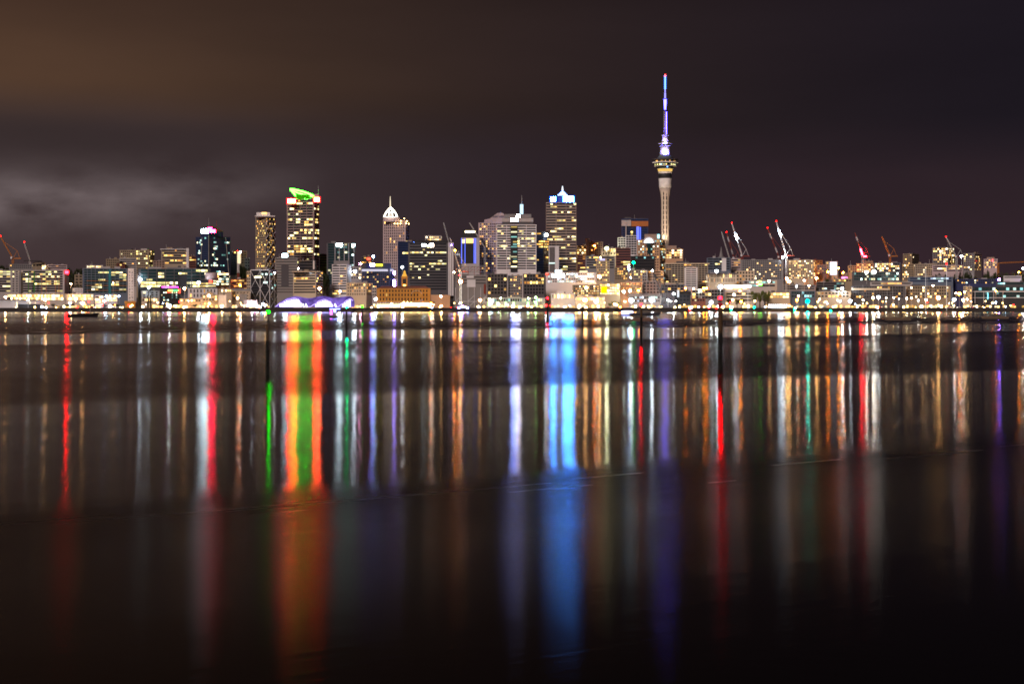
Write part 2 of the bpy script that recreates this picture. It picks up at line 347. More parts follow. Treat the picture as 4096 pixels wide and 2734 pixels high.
bx(b,'dark_glass_wing',W['black'],922,948,1006,1100,1.2,1); bx(b,'lit_stair',_m['lit_hot_white'],949,963,1006,1054,1,1)
B('office_building', 'glass building with blazing white ground storeys below the blue tower', 832,918, 1092,1150, 2450,'dgrey', kind='ribbon', sp=10, wp=9, hf=.75, lit=.5, rows={0:.3,2:.6,3:.9,4:.9}, pal=['hot','cool'], glass='g')
b = B('building', 'pink cylinder topped building with a small red sign', 800,866, 1120,1162, 2400,'dgrey', kind='ribbon', sp=10, wp=9, lit=.5, rows={1:.9,2:.9}, pal='yell')
lathe('roof_tank', W['pink'], b.root, [(8,0),(8,9),(7.4,9.6)], 24, (4,0,b.H)); bx(b,'red_sign',emi('strip_red',(1,.06,.03),5),837,848,1121,1131,.8)
B('office_building', 'white modern block with tall dark slots above the sandstone row', 752,870, 1157,1200, 2345,'white', sp=18, wp=12, hf=.7, wf=.35, lit=.15)
b = B('hotel', 'ornate four storey hotel floodlit bright white gold with a round gable', 808,872, 1182,1229, 2262,'cream', sp=11, wp=10, hf=.6, wf=.45, lit=.75, pal='hot', depth=14)
lathe('round_gable', W['cream'], b.root, [(6,0),(5,2.5),(2.5,4.6),(.1,5.4)], 16, (0,-b.B/2+5.5,b.H+.2)); boxes('cornice', W['cream'], b.root, [(0,-b.B/2-.4,b.H-.6,b.A+1,.7,.9),(0,-b.B/2-.4,b.H*.45,b.A+1,.7,.7)])
B('wall_building', 'blank white wall building lit pink at its foot beside the ornate hotel', 873,906, 1182,1229, 2265,'white', kind='blank', side='blank', depth=12)
B('bank_building', 'classical stone block with a glowing colonnade attic', 874,927, 1158,1182, 2310,'cream', sp=11, wp=7, hf=.6, wf=.5, lit=.8, pal='hot')
b = B('townhouse', 'cream gabled townhouse row behind the green scaffold sheet', 928,1000, 1166,1225, 2320,'cream', sp=12, wp=12, hf=.4, wf=.3, lit=.2); gable(b, W['grey'], 4)
B('scaffolded_building', 'small building wrapped in a pale green sheet', 958,988, 1178,1228, 2262,'scaf', kind='blank', side='blank', depth=9)
b = B('kiosk', 'pink and magenta glowing kiosk block on the quay', 975,1030, 1203,1228, 2240,'pink', sp=11, wp=7, hf=.7, wf=.8, lit=0, depth=8)
PKL = emi('kiosk_pink', (1,.25,.75), 9)
for x in (981,994,1007,1020): bx(b,'lit_panel',PKL,x-4,x+4,1206,1212,.3,.3); bx(b,'lit_panel',PKL,x-4,x+4,1218,1225,.3,.3)
B('sandstone_row', 'low sandstone terrace lit orange between the floodlight mast and ornate hotel', 718,806, 1197,1229, 2262,'cream', sp=12, wp=9, lit=.5, pal='hot', depth=10)
B('brick_building', 'low brick building with orange lit storeys behind the gabled townhouses', 922,990, 1118,1168, 2450,'brick', kind='ribbon', sp=11, wp=9, lit=.4, rows={0:.8,1:.5}, pal='warm')
B('ornate_tower', 'small grey ornate old tower among dark trees', 979,1000, 1034,1090, 2760,'grey', sp=12, wp=8, lit=.02)
# ---- centre left
b = B('office_building', 'black glass block wrapped in white crossed steel braces', 1003,1108, 1081,1222, 2330,'black', f=.735, kind='ribbon', sp=11, wp=9, hf=.7, lit=.03, rows={0:.05}, pal='cool', phi=30)
m2 = b.D/F; hA = b.A/2
seg = []
for i in range(2):
    xa, xb = -hA + b.A*i/2, -hA + b.A*(i+1)/2
    for j in range(2):
        za, zb = b.H*j/2*.95+2, b.H*(j+1)/2*.95+2; zm = (za+zb)/2; xm = (xa+xb)/2
        for (p, q) in (((xa,za),(xb,zb)),((xb,za),(xa,zb))): bars('brace', W['white'], b.root, [((p[0],-b.B/2-.7,p[1]),(q[0],-b.B/2-.7,q[1]))], .2)
for x in (-hA, 0, hA): bars('column', W['white'], b.root, [((x,-b.B/2-.7,0),(x,-b.B/2-.7,b.H))], .26)
for j in range(3):
    za, zb = b.H*j/3+1, b.H*(j+1)/3
    bars('brace', W['white'], b.root, [((hA+.7,-b.B/2,za),(hA+.7,b.B/2,zb))], .2); bars('brace', W['white'], b.root, [((hA+.7,b.B/2,za),(hA+.7,-b.B/2,zb))], .2)
bx(b,'roof_rim',W['white'],1002,1082,1078,1081,.5,1); bx(b,'ceiling_light',_m['lit_hot_white'],1018,1045,1104,1111,.6,.4)
B('annex', 'narrow cream annex beside the cross braced black block', 987,1003, 1087,1200, 2360,'cream', sp=12, wp=6, lit=.1)
b = B('apartment_tower', 'slim tower with beige gridded face and white honeycomb patterned side', 1022,1102, 872,1078, 2620,'tan', f=.52, sp=9.4, wp=5, hf=.5, wf=.6, lit=.22, pal='warm', phi=38)
bx(b,'roof_slab',W['white'],1020,1100,862,866,3,26); bx(b,'roof_box',W['white'],1026,1080,849,862,-3,14); bx(b,'roof_light',_m['lit_warm'],1048,1066,849,855,-2,.6)
# honeycomb pattern on the side face: white lattice of crossing bars
seg = []; X_ = b.A/2+.35; n_ = 20; st = b.H*.93/n_
for j in range(n_):
    for i in range(4):
        ya, yb = -b.B/2 + b.B*i/4, -b.B/2 + b.B*(i+1)/4; za, zb = 6+j*st, 6+(j+1)*st
        if (i+j) % 2: seg.append(((X_,ya,za),(X_,yb,zb)))
        else: seg.append(((X_,yb,za),(X_,ya,zb)))
bars('lattice_screen', W['white'], b.root, seg, .42)
b = B('scaffolded_building', 'tall building wrapped in grey scaffold netting before the green crowned tower', 1100,1190, 1032,1178, 2500,'scaf', kind='ribbon', sp=11, wp=9, hf=.25, lit=.01, depth=22)
bx(b,'sign',emi('sign_cool_top',(.7,.95,1),60),1128,1150,1015,1027,0,1.5); bx(b,'netting_panel',W['dgrey'],1125,1155,1060,1145,.6,.4)
b = B('office_tower', 'tallest banded office tower with green oval halo and red corner signs', 1147,1276, 798,1080, 2720,'mauve', f=.84, kind='ribbon', sp=10.7, wp=8.8, hf=.68, lit=.035, rows={1:.3,3:.15,6:.2,7:.35,8:.15,11:.5,12:.25,13:.2,14:.45,17:.5,18:.6,19:.7,20:.2}, pal=['yell','warm'], piers=4, phi=22)
D_ = b.D; m2 = D_/F
gx = lambda px: (px-1212)*m2
for k_ in range(7): link('drum_lamp', ball_mesh(GRL), b.root, ((k_-3)*8.5*m2, -27*m2*math.cos((k_-3)*.3), b.H+1.2), 0, (.45,.45,.45))
drum = lathe('crown_drum', GRN2, b.root, [((1242-1185)/2*m2,0),((1242-1185)/2*m2,21*m2)], 36, (0,0,b.H))
# tilted oval halo ring with spokes, leaning up to its high end
def halo_pts(ra, rb, dz=0):
    pts = []
    for i in range(48):
        t = 2*PI*i/48; x = ra*math.cos(t); y = rb*math.sin(t)
        pts.append(Vector((x, y, b.H + (1230-768)/F*0 + (798-768)*m2 - x*.24 + dz - y*.20)))
    return pts
po, pi_ = halo_pts(50*m2, 16), halo_pts(34*m2, 8.5)
v = [tuple(p + Vector((-4*m2,0,.7))) for p in po] + [tuple(p + Vector((-4*m2,0,.7))) for p in pi_] + [tuple(p + Vector((-4*m2,0,-.7))) for p in po] + [tuple(p + Vector((-4*m2,0,-.7))) for p in pi_]
n = 48; fc = []
for i in range(n):
    j = (i+1) % n
    fc += [(i,j,n+j,n+i),(2*n+j,2*n+i,3*n+i,3*n+j),(i,2*n+i,2*n+j,j),(n+j,3*n+j,3*n+i,n+i)]
link('halo_ring', mesh_from('halo_ring', v, fc, GRN), b.root)
bars('halo_spoke', emi('halo_spoke_green',(.10,.9,.02),.8), b.root, [((-4*m2,0,b.H+30*m2),tuple(pi_[k]+Vector((-4*m2,0,0)))) for k in range(0,48,6)], .22)
bars('halo_strut', GRN, b.root, [(tuple(po[k]+Vector((-4*m2,0,-.5))),(gx(1190)*1.0 if k in (22,26) else po[k].x*.55,0,b.H+4)) for k in (20,22,24,26,28)], .3)
sign(b,REDW,(1,.03,.04),1151,1181,796,812,2,'red_sign',6); sign(b,REDW,(1,.03,.04),1257,1277,790,806,2,'red_sign',6); bx(b,'corner_box',W['pink'],1255,1275,776,790,0,6)
mast(b,1273,742,790,-6,.45)
b = B('office_building', 'dark glass block with slanted white roof edge before the tallest tower', 1196,1264, 1044,1090, 2420,'dgrey', kind='ribbon', sp=12, wp=10, hf=.7, lit=.05, rows={1:.02}, pal='cool', depth=14)
bx(b,'slanted_edge',W['white'],1252,1258,1042,1076,.8,1)
b = B('office_building', 'beige stepped office with deep sun shade bands behind the purple pavilion', 1172,1292, 1087,1178, 2360,'cream', f=.77, kind='ribbon', sp=11, wp=8, hf=.5, lit=.08, rows={0:.1,1:.25,6:.2}, pal='warm', phi=26)
bx(b,'roof_overhang',W['cream'],1168,1280,1084,1088,1.5,14)
b = B('office_tower', 'glass office with tall white fins and white rooftop signs', 1308,1421, 974,1150, 2580,'dgrey', kind='ribbon', sp=10.3, wp=9, hf=.8, lit=.15, rows={3:.4,5:.3}, pal='cool', glass='g', depth=26)
for x in (1309,1340,1357,1377,1395,1416): bx(b,'fin',W['pale'],x-1.5,x+1.5,972,1150,1.2,1.2)
sign(b,WHT,(.4,.75,.8),1346,1368,974,986,2.2,'white_sign'); sign(b,WHT,(.4,.75,.8),1409,1418,976,986,2.2,'white_sign')
b = B('hotel', 'white hotel with dark window bands and blank end wall below the finned office', 1328,1405, 1060,1190, 2400,'white', f=.78, side='blank', kind='ribbon', sp=10, wp=8, hf=.5, lit=.05, rows={10:.6,11:.5}, piers=2, pal='warm', phi=24)
bx(b,'roof_box',W['grey'],1335,1398,1042,1060,-5,10)
B('building', 'dark hillside building between the tallest tower and finned office', 1278,1308, 1018,1080, 2780,'brick', kind='ribbon', sp=10, wp=8, lit=.05)
b = B('old_building', 'cream classical corner block with arched top windows', 1385,1488, 1134,1196, 2330,'cream', f=.78, sp=12.5, wp=10, hf=.5, wf=.4, lit=.22, pal='warm', phi=26)
bx(b,'cornice',W['cream'],1383,1468,1130,1134,1,1.5)
B('building', 'small white building with lit attic behind the cream classical corner block', 1402,1446, 1070,1132, 2460,'pale', sp=12, wp=10, hf=.5, lit=.5, pal='hot')
b = B('building', 'low scaffolded rooftop with red lights behind the black hotel', 1445,1486, 1028,1060, 2760,'dgrey', kind='ribbon', sp=9, wp=8, lit=.3, pal='warm'); bx(b,'red_light',emi('strip_red',(1,.06,.03),5),1468,1482,1030,1040,.8)
b = B('hotel', 'black hotel with scattered square windows and yellow rooftop sign', 1446,1578, 1075,1190, 2400,'navy', f=.86, side='blank', sp=9.6, wp=8.5, hf=.5, wf=.62, lit=.12, rows={2:.25,5:.2}, pal='warm', phi=20)
bx(b,'penthouse',W['navy'],1462,1565,1052,1075,-3,12); bx(b,'lit_storey',emi('lit_storey_lilac',(.85,.8,1),.8),1447,1575,1076,1085,.3,.3); bx(b,'yellow_sign',emi('sign_yellow_tube',(1,.9,.02),8),1495,1530,1057,1063,0,1); sign(b,VIO,(.25,.12,1),1481,1497,1054,1064,0,'violet_sign'); sign(b,VIO,(.3,.12,1),1574,1580,1085,1097,1,'violet_light'); sign(b,VIO,(.3,.12,1),1573,1581,1120,1145,1,'violet_light')
B('house', 'narrow grey old building between the classical block and the orange ferry building', 1488,1506, 1150,1200, 2330,'pale', sp=12, wp=6, lit=.1)
# ---- centre
b = B('apartment_tower', 'pinkish tower with pointed illuminated arched crown and spire', 1532,1637, 885,1120, 2640,'pink', f=.86, sp=11, wp=8, hf=.7, wf=.5, lit=.045, rows={0:.2,7:.15}, pal='warm', phi=20)
bx(b,'upper_storeys',W['pink'],1533,1598,868,886,-1,20)
D_ = b.D; m2 = D_/F; cz = b.H + 17*m2; c0 = b.inv @ Vector((wx(1561,D_), D_+8, b.z0+cz)); R0 = 29*m2; Hc = 40*m2
crown = emi('crown_bulbs', (1,.90,.72), 4.5)
for k in range(10):
    a = 2*PI*k/10 + .2; pr = [(R0*(1-(i/7)**1.7*.97), Hc*1.05*i/7) for i in range(8)]
    bars('crown_rib', crown, b.root, [(tuple(c0+Vector((pr[i][0]*math.cos(a),pr[i][0]*math.sin(a)*.6,pr[i][1]))), tuple(c0+Vector((pr[i+1][0]*math.cos(a),pr[i+1][0]*math.sin(a)*.6,pr[i+1][1])))) for i in range(7)], .3)
for rr, hh in ((1,.0),(.72,.48),(.32,.8)):
    lathe('crown_ring', crown, b.root, [(R0*rr,Hc*hh),(R0*rr,Hc*hh+.4)], 24, c0)
lathe('crown_core', W['grey'], b.root, [(R0*.35,-.5),(R0*.25,Hc*.3),(R0*.06,Hc*.5)], 12, c0)
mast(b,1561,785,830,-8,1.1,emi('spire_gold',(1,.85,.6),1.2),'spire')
for x, y in ((1603,883),(1617,874),(1628,884),(1578,894),(1590,894),(1602,894),(1625,894),(1635,895)): bx(b,'terrace_lamp',emi('bulb_gold2',(1,.6,.2),22),x-1.6,x+1.6,y-1.5,y+1.5,1.2,.6)
b = B('glass_tower', 'dark navy glass tower half hidden behind the black office slab', 1591,1662, 968,1110, 2560,'navy', kind='ribbon', sp=10, wp=8, hf=.8, lit=.04, rows={5:.2,6:.3}, pal='yell', glass='b', depth=24)
bx(b,'blue_light',emi('blue_lamp',(.1,.3,1),20),1655,1658,968,976,1,1)
b = B('office_building', 'large dark office slab with two brightly lit floors and white rooftop sign', 1633,1792, 972,1175, 2420,'dgrey', kind='ribbon', sp=11.2, wp=8.5, hf=.5, lit=.04, rows={3:.8,4:.15,7:.65,8:.3,9:.4,11:.12}, pal='yell', depth=30, top='black')
bx(b,'plant_storey',W['black'],1657,1788,960,972,-2,22); bx(b,'sign_panel',emi('sign_panel_white',(.8,.95,1),14),1687,1704,975,985,1,.8); bx(b,'sign_disc',emi('sign_panel_warm',(1,.75,.6),60),1720,1734,974,987,1,.8)
writing(b,'C',1713,986,8,_m['sign_panel_white'],1.2)
for x in (1796,1803,1811): bx(b,'white_column',W['white'],x-2.6,x+2.6,970,1182,.5,4)
sign(b,VIO,(.3,.12,1),1805,1810,977,982,2,'violet_light')
b = B('apartment_building', 'pale stepped rooftop building peeping over the black office slab', 1700,1766, 945,975, 2600,'pale', sp=10, wp=7, lit=.5, rows={1:.95}, pal='hot')
b = B('building', 'dark sign topped building behind the white crane reading ver', 1818,1850, 1010,1060, 2600,'dgrey', sp=10, wp=8, lit=.05)
writing(b,'VER',1831,1021,8,SOFT,1.0)
b = B('office_tower', 'slim dark tower in a white frame edged with blue light', 1846,1918, 953,1055, 2600,'pale', kind='blank', side='blank', depth=24)
bx(b,'dark_glass',W['black'],1861,1897,960,1053,.5,.5); bx(b,'dark_glass',W['navy'],1849,1859,960,1053,.5,.5); bx(b,'upper_block',W['black'],1848,1904,918,951,-2,20)
bx(b,'lit_floor',_m['lit_hot_white'],1860,1902,923,930,-1.3,.4); bx(b,'lit_floor',_m['lit_warm'],1864,1893,955,972,.9,.3); bx(b,'lit_floor',_m['lit_yellow'],1849,1858,958,972,.9,.3)
for x in (1846,1860,1896,1902): bx(b,'blue_light_strip',LEDB,x-.9,x+.9,953,1053,.9,.6)
b = B('apartment_tower', 'pink gridded hotel tower with curved gable and painted hotel lettering', 1914,2012, 893,1100, 2640,'pink', sp=9.8, wp=8, hf=.5, wf=.65, lit=.12, rows={0:.05,1:.3,2:.3,6:.12,7:.25}, pal='warm', depth=22)
m2 = b.D/F; c = b.inv @ Vector((wx(1937,b.D), b.D-.3, wz(893,b.D)))
pts = [(0,0),(0,14),(22,19),(38,31),(52,41),(66,43),(76,40),(80,34),(81,0)]
v = [(c.x+x*m2, c.y, c.z+y*m2) for x, y in pts] + [(c.x+x*m2, c.y+9, c.z+y*m2) for x, y in pts]; n = len(pts)
link('curved_gable', mesh_from('curved_gable', v, [tuple(range(n))[::-1], tuple(range(n,2*n))] + [(i,(i+1)%n,n+(i+1)%n,n+i) for i in range(n)], W['pink']), b.root)
writing(b,'QUAY WEST',1994,869,7,W['black'],.6)
b = B('office_tower', 'broad white banded office tower with dark glass centre and stepped crown', 1986,2146, 901,1088, 2560,'bright', kind='ribbon', sp=9.9, wp=8, hf=.55, mx=.02, lit=.07, rows={1:.05,2:.25,3:.3,4:.1,5:.1,6:.3,8:.25,10:.1,12:.35,13:.4,14:.1}, pal='yell', piers=4, depth=30)
bx(b,'glass_core',W['black'],2042,2070,901,1088,1,1)
for j in range(17): 
    if j % 2 == 0 or j in (7,13): bx(b,'lit_pane',_m[random.choice(['lit_cream','lit_yellow','lit_dim_teal'])],2044+random.choice((0,8)),2068,905+j*9.9,910+j*9.9,1.5,.3)
bx(b,'crown_storey',W['dgrey'],2008,2132,886,901,-3,20); bx(b,'crown_storey',W['pale'],2008,2133,872,887,-2,24); bx(b,'crown_storey',W['grey'],2018,2125,856,871,-4,18)
bx(b,'blue_sign',emi('sign_blue_white', (.24,.32,1), 230),2044,2070,873,885,0,1.5); bx(b,'white_sign',emi('sign_warm_white',(1,.85,.9),160),2066,2079,859,870,0,1.5)
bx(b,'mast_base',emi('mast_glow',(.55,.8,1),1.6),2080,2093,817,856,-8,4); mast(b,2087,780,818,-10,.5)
b = B('office_tower', 'tall brown banded tower with blue floodlit pyramid crown', 2184,2305, 812,1092, 2680,'brown', kind='ribbon', sp=10.9, wp=8, hf=.52, mx=.01, lit=.03, rows={1:.15,3:.3,6:.3,9:.55,12:.5,13:.6,20:.3,23:.25,24:.3}, pal='yell', piers=3, depth=34)
bx(b,'crown_block',mat('crown_blue_wall',(.05,.12,.5)),2215,2275,786,811,-3,22); sign(b,BLU,(.02,.16,1),2203,2222,788,805,1,'blue_sign',5); sign(b,BLU,(.02,.16,1),2254,2294,786,806,1,'blue_sign',5)
bulb = emi('crown_bulbs_blue', (.5,.75,1), 9)
for k, (hw, y) in enumerate(((20,781),(16,776),(12,771),(7,766))):
    bx(b,'crown_step',mat('crown_blue_wall',(.05,.12,.5)),2250-hw,2250+hw,y-4,y+1,-4-k,16-3*k); 
    for i in range(-3+k, 4-k): bx(b,'crown_lamp',bulb,2250+i*5.6-1.4,2250+i*5.6+1.4,y-3,y,-3.4-k,.5)
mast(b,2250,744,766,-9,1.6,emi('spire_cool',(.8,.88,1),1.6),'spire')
b = B('glass_tower', 'dark glass tower with two orange lit floors beside the white banded tower', 2146,2196, 930,1092, 2630,'black', f=.55, kind='ribbon', sp=10.5, wp=7, hf=.6, lit=.05, rows={3:.9,4:.8,5:.6}, pal='warm', glass='d')
bx(b,'roof_lamp',emi('roof_white',(.8,1,.98),120),2181,2190,935,945,3,1.5)
b = B('office_building', 'white slab with dark vertical fins before the brown banded tower', 2195,2236, 986,1090, 2560,'white', kind='blank', side='blank', depth=20)
bx(b,'dark_fin_panel',W['black'],2198,2219,988,1088,.4,.5)
for i in range(5): bx(b,'fin',W['pale'],2199+i*4.2,2200.2+i*4.2,988,1088,.8,.5)
bx(b,'lit_floor',_m['lit_cool'],2196,2219,1050,1054,1.2,.3)
# ---- ferry building (orange, floodlit) with clock tower
b = B('ferry_building', 'long ochre floodlit classical building with slate roof beside the clock tower', 1507,1722, 1156,1212, 2330,'ochre', sp=17, wp=12, hf=.6, wf=.4, lit=.12, pal='warm', depth=22)
m2 = b.D/F
A, Bp, H = b.A/2+.8, b.B/2+.8, b.H+.1
link('hipped_roof', mesh_from('hipped_roof', [(-A,-Bp,H),(A,-Bp,H),(A,Bp,H),(-A,Bp,H),(-A+7,0,H+4),(A-7,0,H+4)], [(0,1,5,4),(1,2,5),(2,3,4,5),(3,0,4),(0,3,2,1)], W['brick']), b.root)
for x in (1549,1667): 
    c = b.inv @ Vector((wx(x, b.D), b.D-.4, wz(1176, b.D)))
    bars('arch', W['cream'], b.root, [((c.x+6.5*math.cos(PI*i/10), c.y, c.z+4.5*math.sin(PI*i/10)), (c.x+6.5*math.cos(PI*(i+1)/10), c.y, c.z+4.5*math.sin(PI*(i+1)/10))) for i in range(10)], .35)
bx(b,'cornice',W['ochre'],1507,1722,1156,1159,1,1); bx(b,'string_course',W['ochre'],1508,1721,1184,1187,.7,.7)
b.awn = boxes('awning', W['white'], b.root, [(0,-b.B/2-2.2,(1230-1207)*m2,b.A,4,.4)])
b = B('clock_tower', 'gold lit octagonal clock tower with small dome', 1606,1630, 1108,1150, 2345,'ochre', kind='blank', side='blank', depth=7, cat='clock tower')
bx(b,'belfry_opening',W['black'],1611,1625,1114,1135,.2,.3); bx(b,'clock_face',emi('clock_glow',(1,.62,.12),7),1613,1623,1138,1149,.3,.3)
bx(b,'balcony',W['ochre'],1604,1632,1106,1109,.8,9)
m2 = b.D/F
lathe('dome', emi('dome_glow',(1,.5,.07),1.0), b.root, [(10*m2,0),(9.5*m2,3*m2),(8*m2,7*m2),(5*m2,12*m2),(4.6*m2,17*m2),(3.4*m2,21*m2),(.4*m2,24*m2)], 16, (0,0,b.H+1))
mast(b,1618,1078,1086,-3.5,.2)
b = B('marquee', 'row of small white pointed market tents glowing on the ferry wharf', 1506,1600, 1216,1228, 2262,'white', kind='blank', side='blank', depth=6)
v, fc = [], []
for i in range(9):
    x0_, x1_ = -b.A/2 + b.A*i/9, -b.A/2 + b.A*(i+1)/9; q = len(v)
    v += [(x0_,-b.B/2,b.H),(x1_,-b.B/2,b.H),(x1_,b.B/2,b.H),(x0_,b.B/2,b.H),((x0_+x1_)/2,0,b.H+2.6)]; fc += [(q,q+1,q+4),(q+1,q+2,q+4),(q+2,q+3,q+4),(q+3,q,q+4)]
link('tent_roof', mesh_from('tent_roof', v, fc, W['white']), b.root); bx(b,'lit_front',emi('tent_glow',(1,.72,.3),9),1508,1598,1218,1227,.2,.2)
b = B('canopy', 'long gold lit awning shelter beneath the ochre ferry building', 1602,1722, 1208,1226, 2270,'tan', kind='blank', side='blank', depth=6); bx(b,'lit_front',_m['tent_glow'],1604,1720,1211,1224,.2,.2)
b = B('quay_building', 'low blank pink white hoarding wall between ferry building and white crane', 1724,1800, 1182,1226, 2300,'peach', kind='blank', side='blank', depth=9)
# ---- construction site
b = B('construction_frame', 'half built block of grey floors wrapped in netting with white steel legs', 1822,1948, 1104,1152, 2420,'scaf', kind='ribbon', sp=12, wp=9, hf=.3, lit=.08, pal='warm', depth=22, cat='building site')
m2 = b.D/F; hA = b.A/2; hB = b.B/2
for j in range(4): boxes('floor_slab', W['steel'], b.root, [(0,0,b.H+2+j*3.6,b.A*(1 if j<3 else .8),b.B,.5)])
bars('steel_column', W['rust'], b.root, [((x*hA*.97,y*hB*.95,b.H),(x*hA*.97,y*hB*.95,b.H+13)) for x in (-1,-.6,-.2,.2,.6,1) for y in (-1,1)], .3)
bars('diagonal_brace', W['rust'], b.root, [((x*hA,-hB*.95,b.H+2+k*3.6),((x+.2)*hA,-hB*.95,b.H+5.6+k*3.6)) for x in (-.5,-.1,.3) for k in (1,2)], .25)
bars('steel_leg', W['white'], b.root, [((x*hA,-hB-.6,1),(x*hA,-hB-.6,b.H-15)) for x in (-1,-.6,-.2,.2,.6,1)] + [((x*hA,-hB-.6,1+k*8),((x+.4)*hA,-hB-.6,9+k*8)) for x in (-1,-.2,.6) for k in (0,1)] + [((-hA,-hB-.6,9),(hA,-hB-.6,9))], .35)
bx(b,'banner',W['white'],1868,1902,1118,1148,.8,.3); bx(b,'banner',W['white'],1866,1895,1102,1111,.8,.3); bx(b,'red_banner',W['rust'],1935,1943,1136,1175,.8,.3)
# ---- waterfront centre
b = B('apartment_block', 'dark framed waterfront apartments with a few gold windows before the pink hotel', 1948,2030, 1098,1192, 2345,'dgrey', sp=13.5, wp=12, hf=.7, wf=.7, lit=.13, pal='warm')
B('apartment_block', 'pale low gridded waterfront block between two dark framed blocks', 2032,2090, 1104,1195, 2350,'grey', sp=11, wp=6, hf=.5, wf=.55, lit=.12, rows={1:.5}, pal='warm')
b = B('apartment_block', 'dark framed waterfront apartments with one long gold lit floor', 2092,2180, 1098,1192, 2345,'dgrey', sp=13.5, wp=11, hf=.7, wf=.7, lit=.12, rows={2:.95}, pal='warm'); bx(b,'orange_strip',_m['lit_orange'],2150,2176,1110,1113,.4,.3)
b = B('wharf_shed', 'long low green lit glazed wharf shed under the dark framed blocks', 1930,2180, 1194,1228, 2280,'steel', sp=15, wp=9, hf=.75, wf=.7, lit=.55, pal='cool', depth=14)
GG = emi('green_wash', (.45,1,.35), 3.0)
for x in (1952,1985,2018,2050,2108,2140): bx(b,'green_lit_bay',GG,x,x+9,1206,1224,.5,.3)
b = B('office_building', 'blue white lit long low office left of the billboard building', 2183,2385, 1092,1140, 2400,'white', kind='grid', sp=10, wp=9, hf=.5, wf=.6, lit=.45, pal='blue')
bx(b,'lit_sign',emi('sign_white_blue',(.6,.85,1),25),2208,2258,1096,1108,1.2,1); bx(b,'roof_sign',emi('sign_white_blue',(.6,.85,1),25),2222,2246,1080,1090,0,1.2); bx(b,'roof_box',_m['lit_cream'],2318,2350,1082,1093,-1,6)
bx(b,'red_sign',emi('strip_red',(1,.06,.03),5),2182,2192,1094,1098,1,1)
b = B('warehouse', 'white low wharf warehouse with columns lit from below', 2204,2300, 1176,1226, 2290,'white', sp=24, wp=7, hf=.6, wf=.45, lit=.85, pal='hot', depth=16)
bx(b,'roof_block',W['white'],2228,2256,1164,1176,-2,8)
B('restaurant_row', 'glaring white gold lit restaurant row at the busiest part of the quay', 2302,2420, 1190,1228, 2275,'cream', sp=13, wp=7, hf=.8, wf=.85, lit=.97, pal='hot', depth=10)
B('office_building', 'mid height block of orange lit terraces above the restaurant row', 2290,2400, 1142,1192, 2345,'tan', sp=9, wp=7, hf=.5, wf=.6, lit=.5, pal=['warm','hot'])
# ---- centre right
B('apartment_block', 'peach floodlit block with three bright windows beside the brown banded tower', 2306,2346, 985,1032, 2720,'peach', sp=11, wp=9, lit=.3, rows={1:.95}, pal='hot')
b = B('apartment_tower', 'cream apartment building with sloping roof and pale blank end', 2346,2412, 970,1034, 2760,'cream', sp=9, wp=7, lit=.12, pal='warm')
bx(b,'blank_end',W['white'],2341,2357,953,1034,.6,12)
B('building', 'dark red slab with grey striped face below the peach floodlit block', 2310,2342, 1022,1090, 2600,'brick', kind='ribbon', sp=9, wp=8, lit=.04)
B('office_building', 'wide grey low tower block behind the curved roofed cream building', 2342,2460, 1026,1085, 2660,'grey', kind='ribbon', sp=10, wp=9, lit=.08, rows={1:.2})
b = B('office_building', 'curved roofed cream office with a soft blue rooftop sign', 2386,2438, 1046,1130, 2520,'cream', sp=10, wp=6, hf=.5, wf=.6, lit=.35, rows={2:.5,4:.8,5:.8}, pal='warm')
bx(b,'sign_box',W['cream'],2386,2427,1033,1047,-1,6); bx(b,'blue_sign',emi('sign_soft_blue',(.5,.5,1),1.6),2399,2419,1035,1041,-.6,.5)
b = B('pavilion', 'pale columned pavilion with a glaring yellow white lamp on top', 2406,2465, 995,1028, 2700,'cream', sp=14, wp=10, hf=.6, wf=.5, lit=.4, pal='hot')
B('office_tower', 'dark red brown tower with few lit rows beside the black glass box', 2463,2523, 994,1070, 2600,'brick', kind='ribbon', sp=10, wp=9, hf=.5, lit=.06, rows={2:.3,5:.5,6:.3}, pal='yell')
b = B('office_tower', 'curved top tower half white half orange with a blue lit stair', 2486,2593, 877,960, 2760,'navy', kind='ribbon', sp=9.4, wp=8, hf=.7, lit=.02, rows={8:.1}, glass='b', depth=30)
bx(b,'white_crown',W['pale'],2486,2524,880,904,1.5,12); bx(b,'orange_crown',W['wood'],2524,2593,884,905,2,14); bx(b,'crown_top',W['dgrey'],2492,2590,873,884,-4,18)
bx(b,'blue_stair',emi('led_stair',(.16,.2,1),1.6),2546,2557,906,958,1.5,1); bx(b,'blue_stair_light',LEDB,2560,2563,908,958,1.5,1); bx(b,'white_fin',W['pale'],2502,2506,880,960,2.5,1)
b = B('apartment_tower', 'white finned tower with paired bays before the curved top tower', 2503,2547, 944,1025, 2690,'white', kind='ribbon', sp=9.5, wp=8, hf=.7, lit=.02, piers=4)
b = B('apartment_block', 'lower white gridded wing left of the white finned tower', 2472,2503, 952,995, 2700,'white', kind='ribbon', sp=9.5, wp=8, hf=.7, lit=.02, piers=3)
b = B('hotel', 'big peach stone hotel with blazing arched glass crown and aqua windows', 2548,2662, 960,1130, 2560,'peach', f=.80, sp=10.6, wp=8.6, hf=.5, wf=.55, lit=.15, rows={0:.5,2:.3,3:.55,4:.45,9:.5}, pal=['teal','warm'], phi=22)
bx(b,'penthouse',W['brown'],2578,2640,936,960,-10,14); bx(b,'lit_corner_window',AQUA,2630,2638,938,952,-9,.5); bx(b,'glass_bay',GL['g'],2589,2603,962,1016,.8,1)
m2 = b.D/F; c = b.inv @ Vector((wx(2595,b.D), b.D-1, wz(971,b.D)))
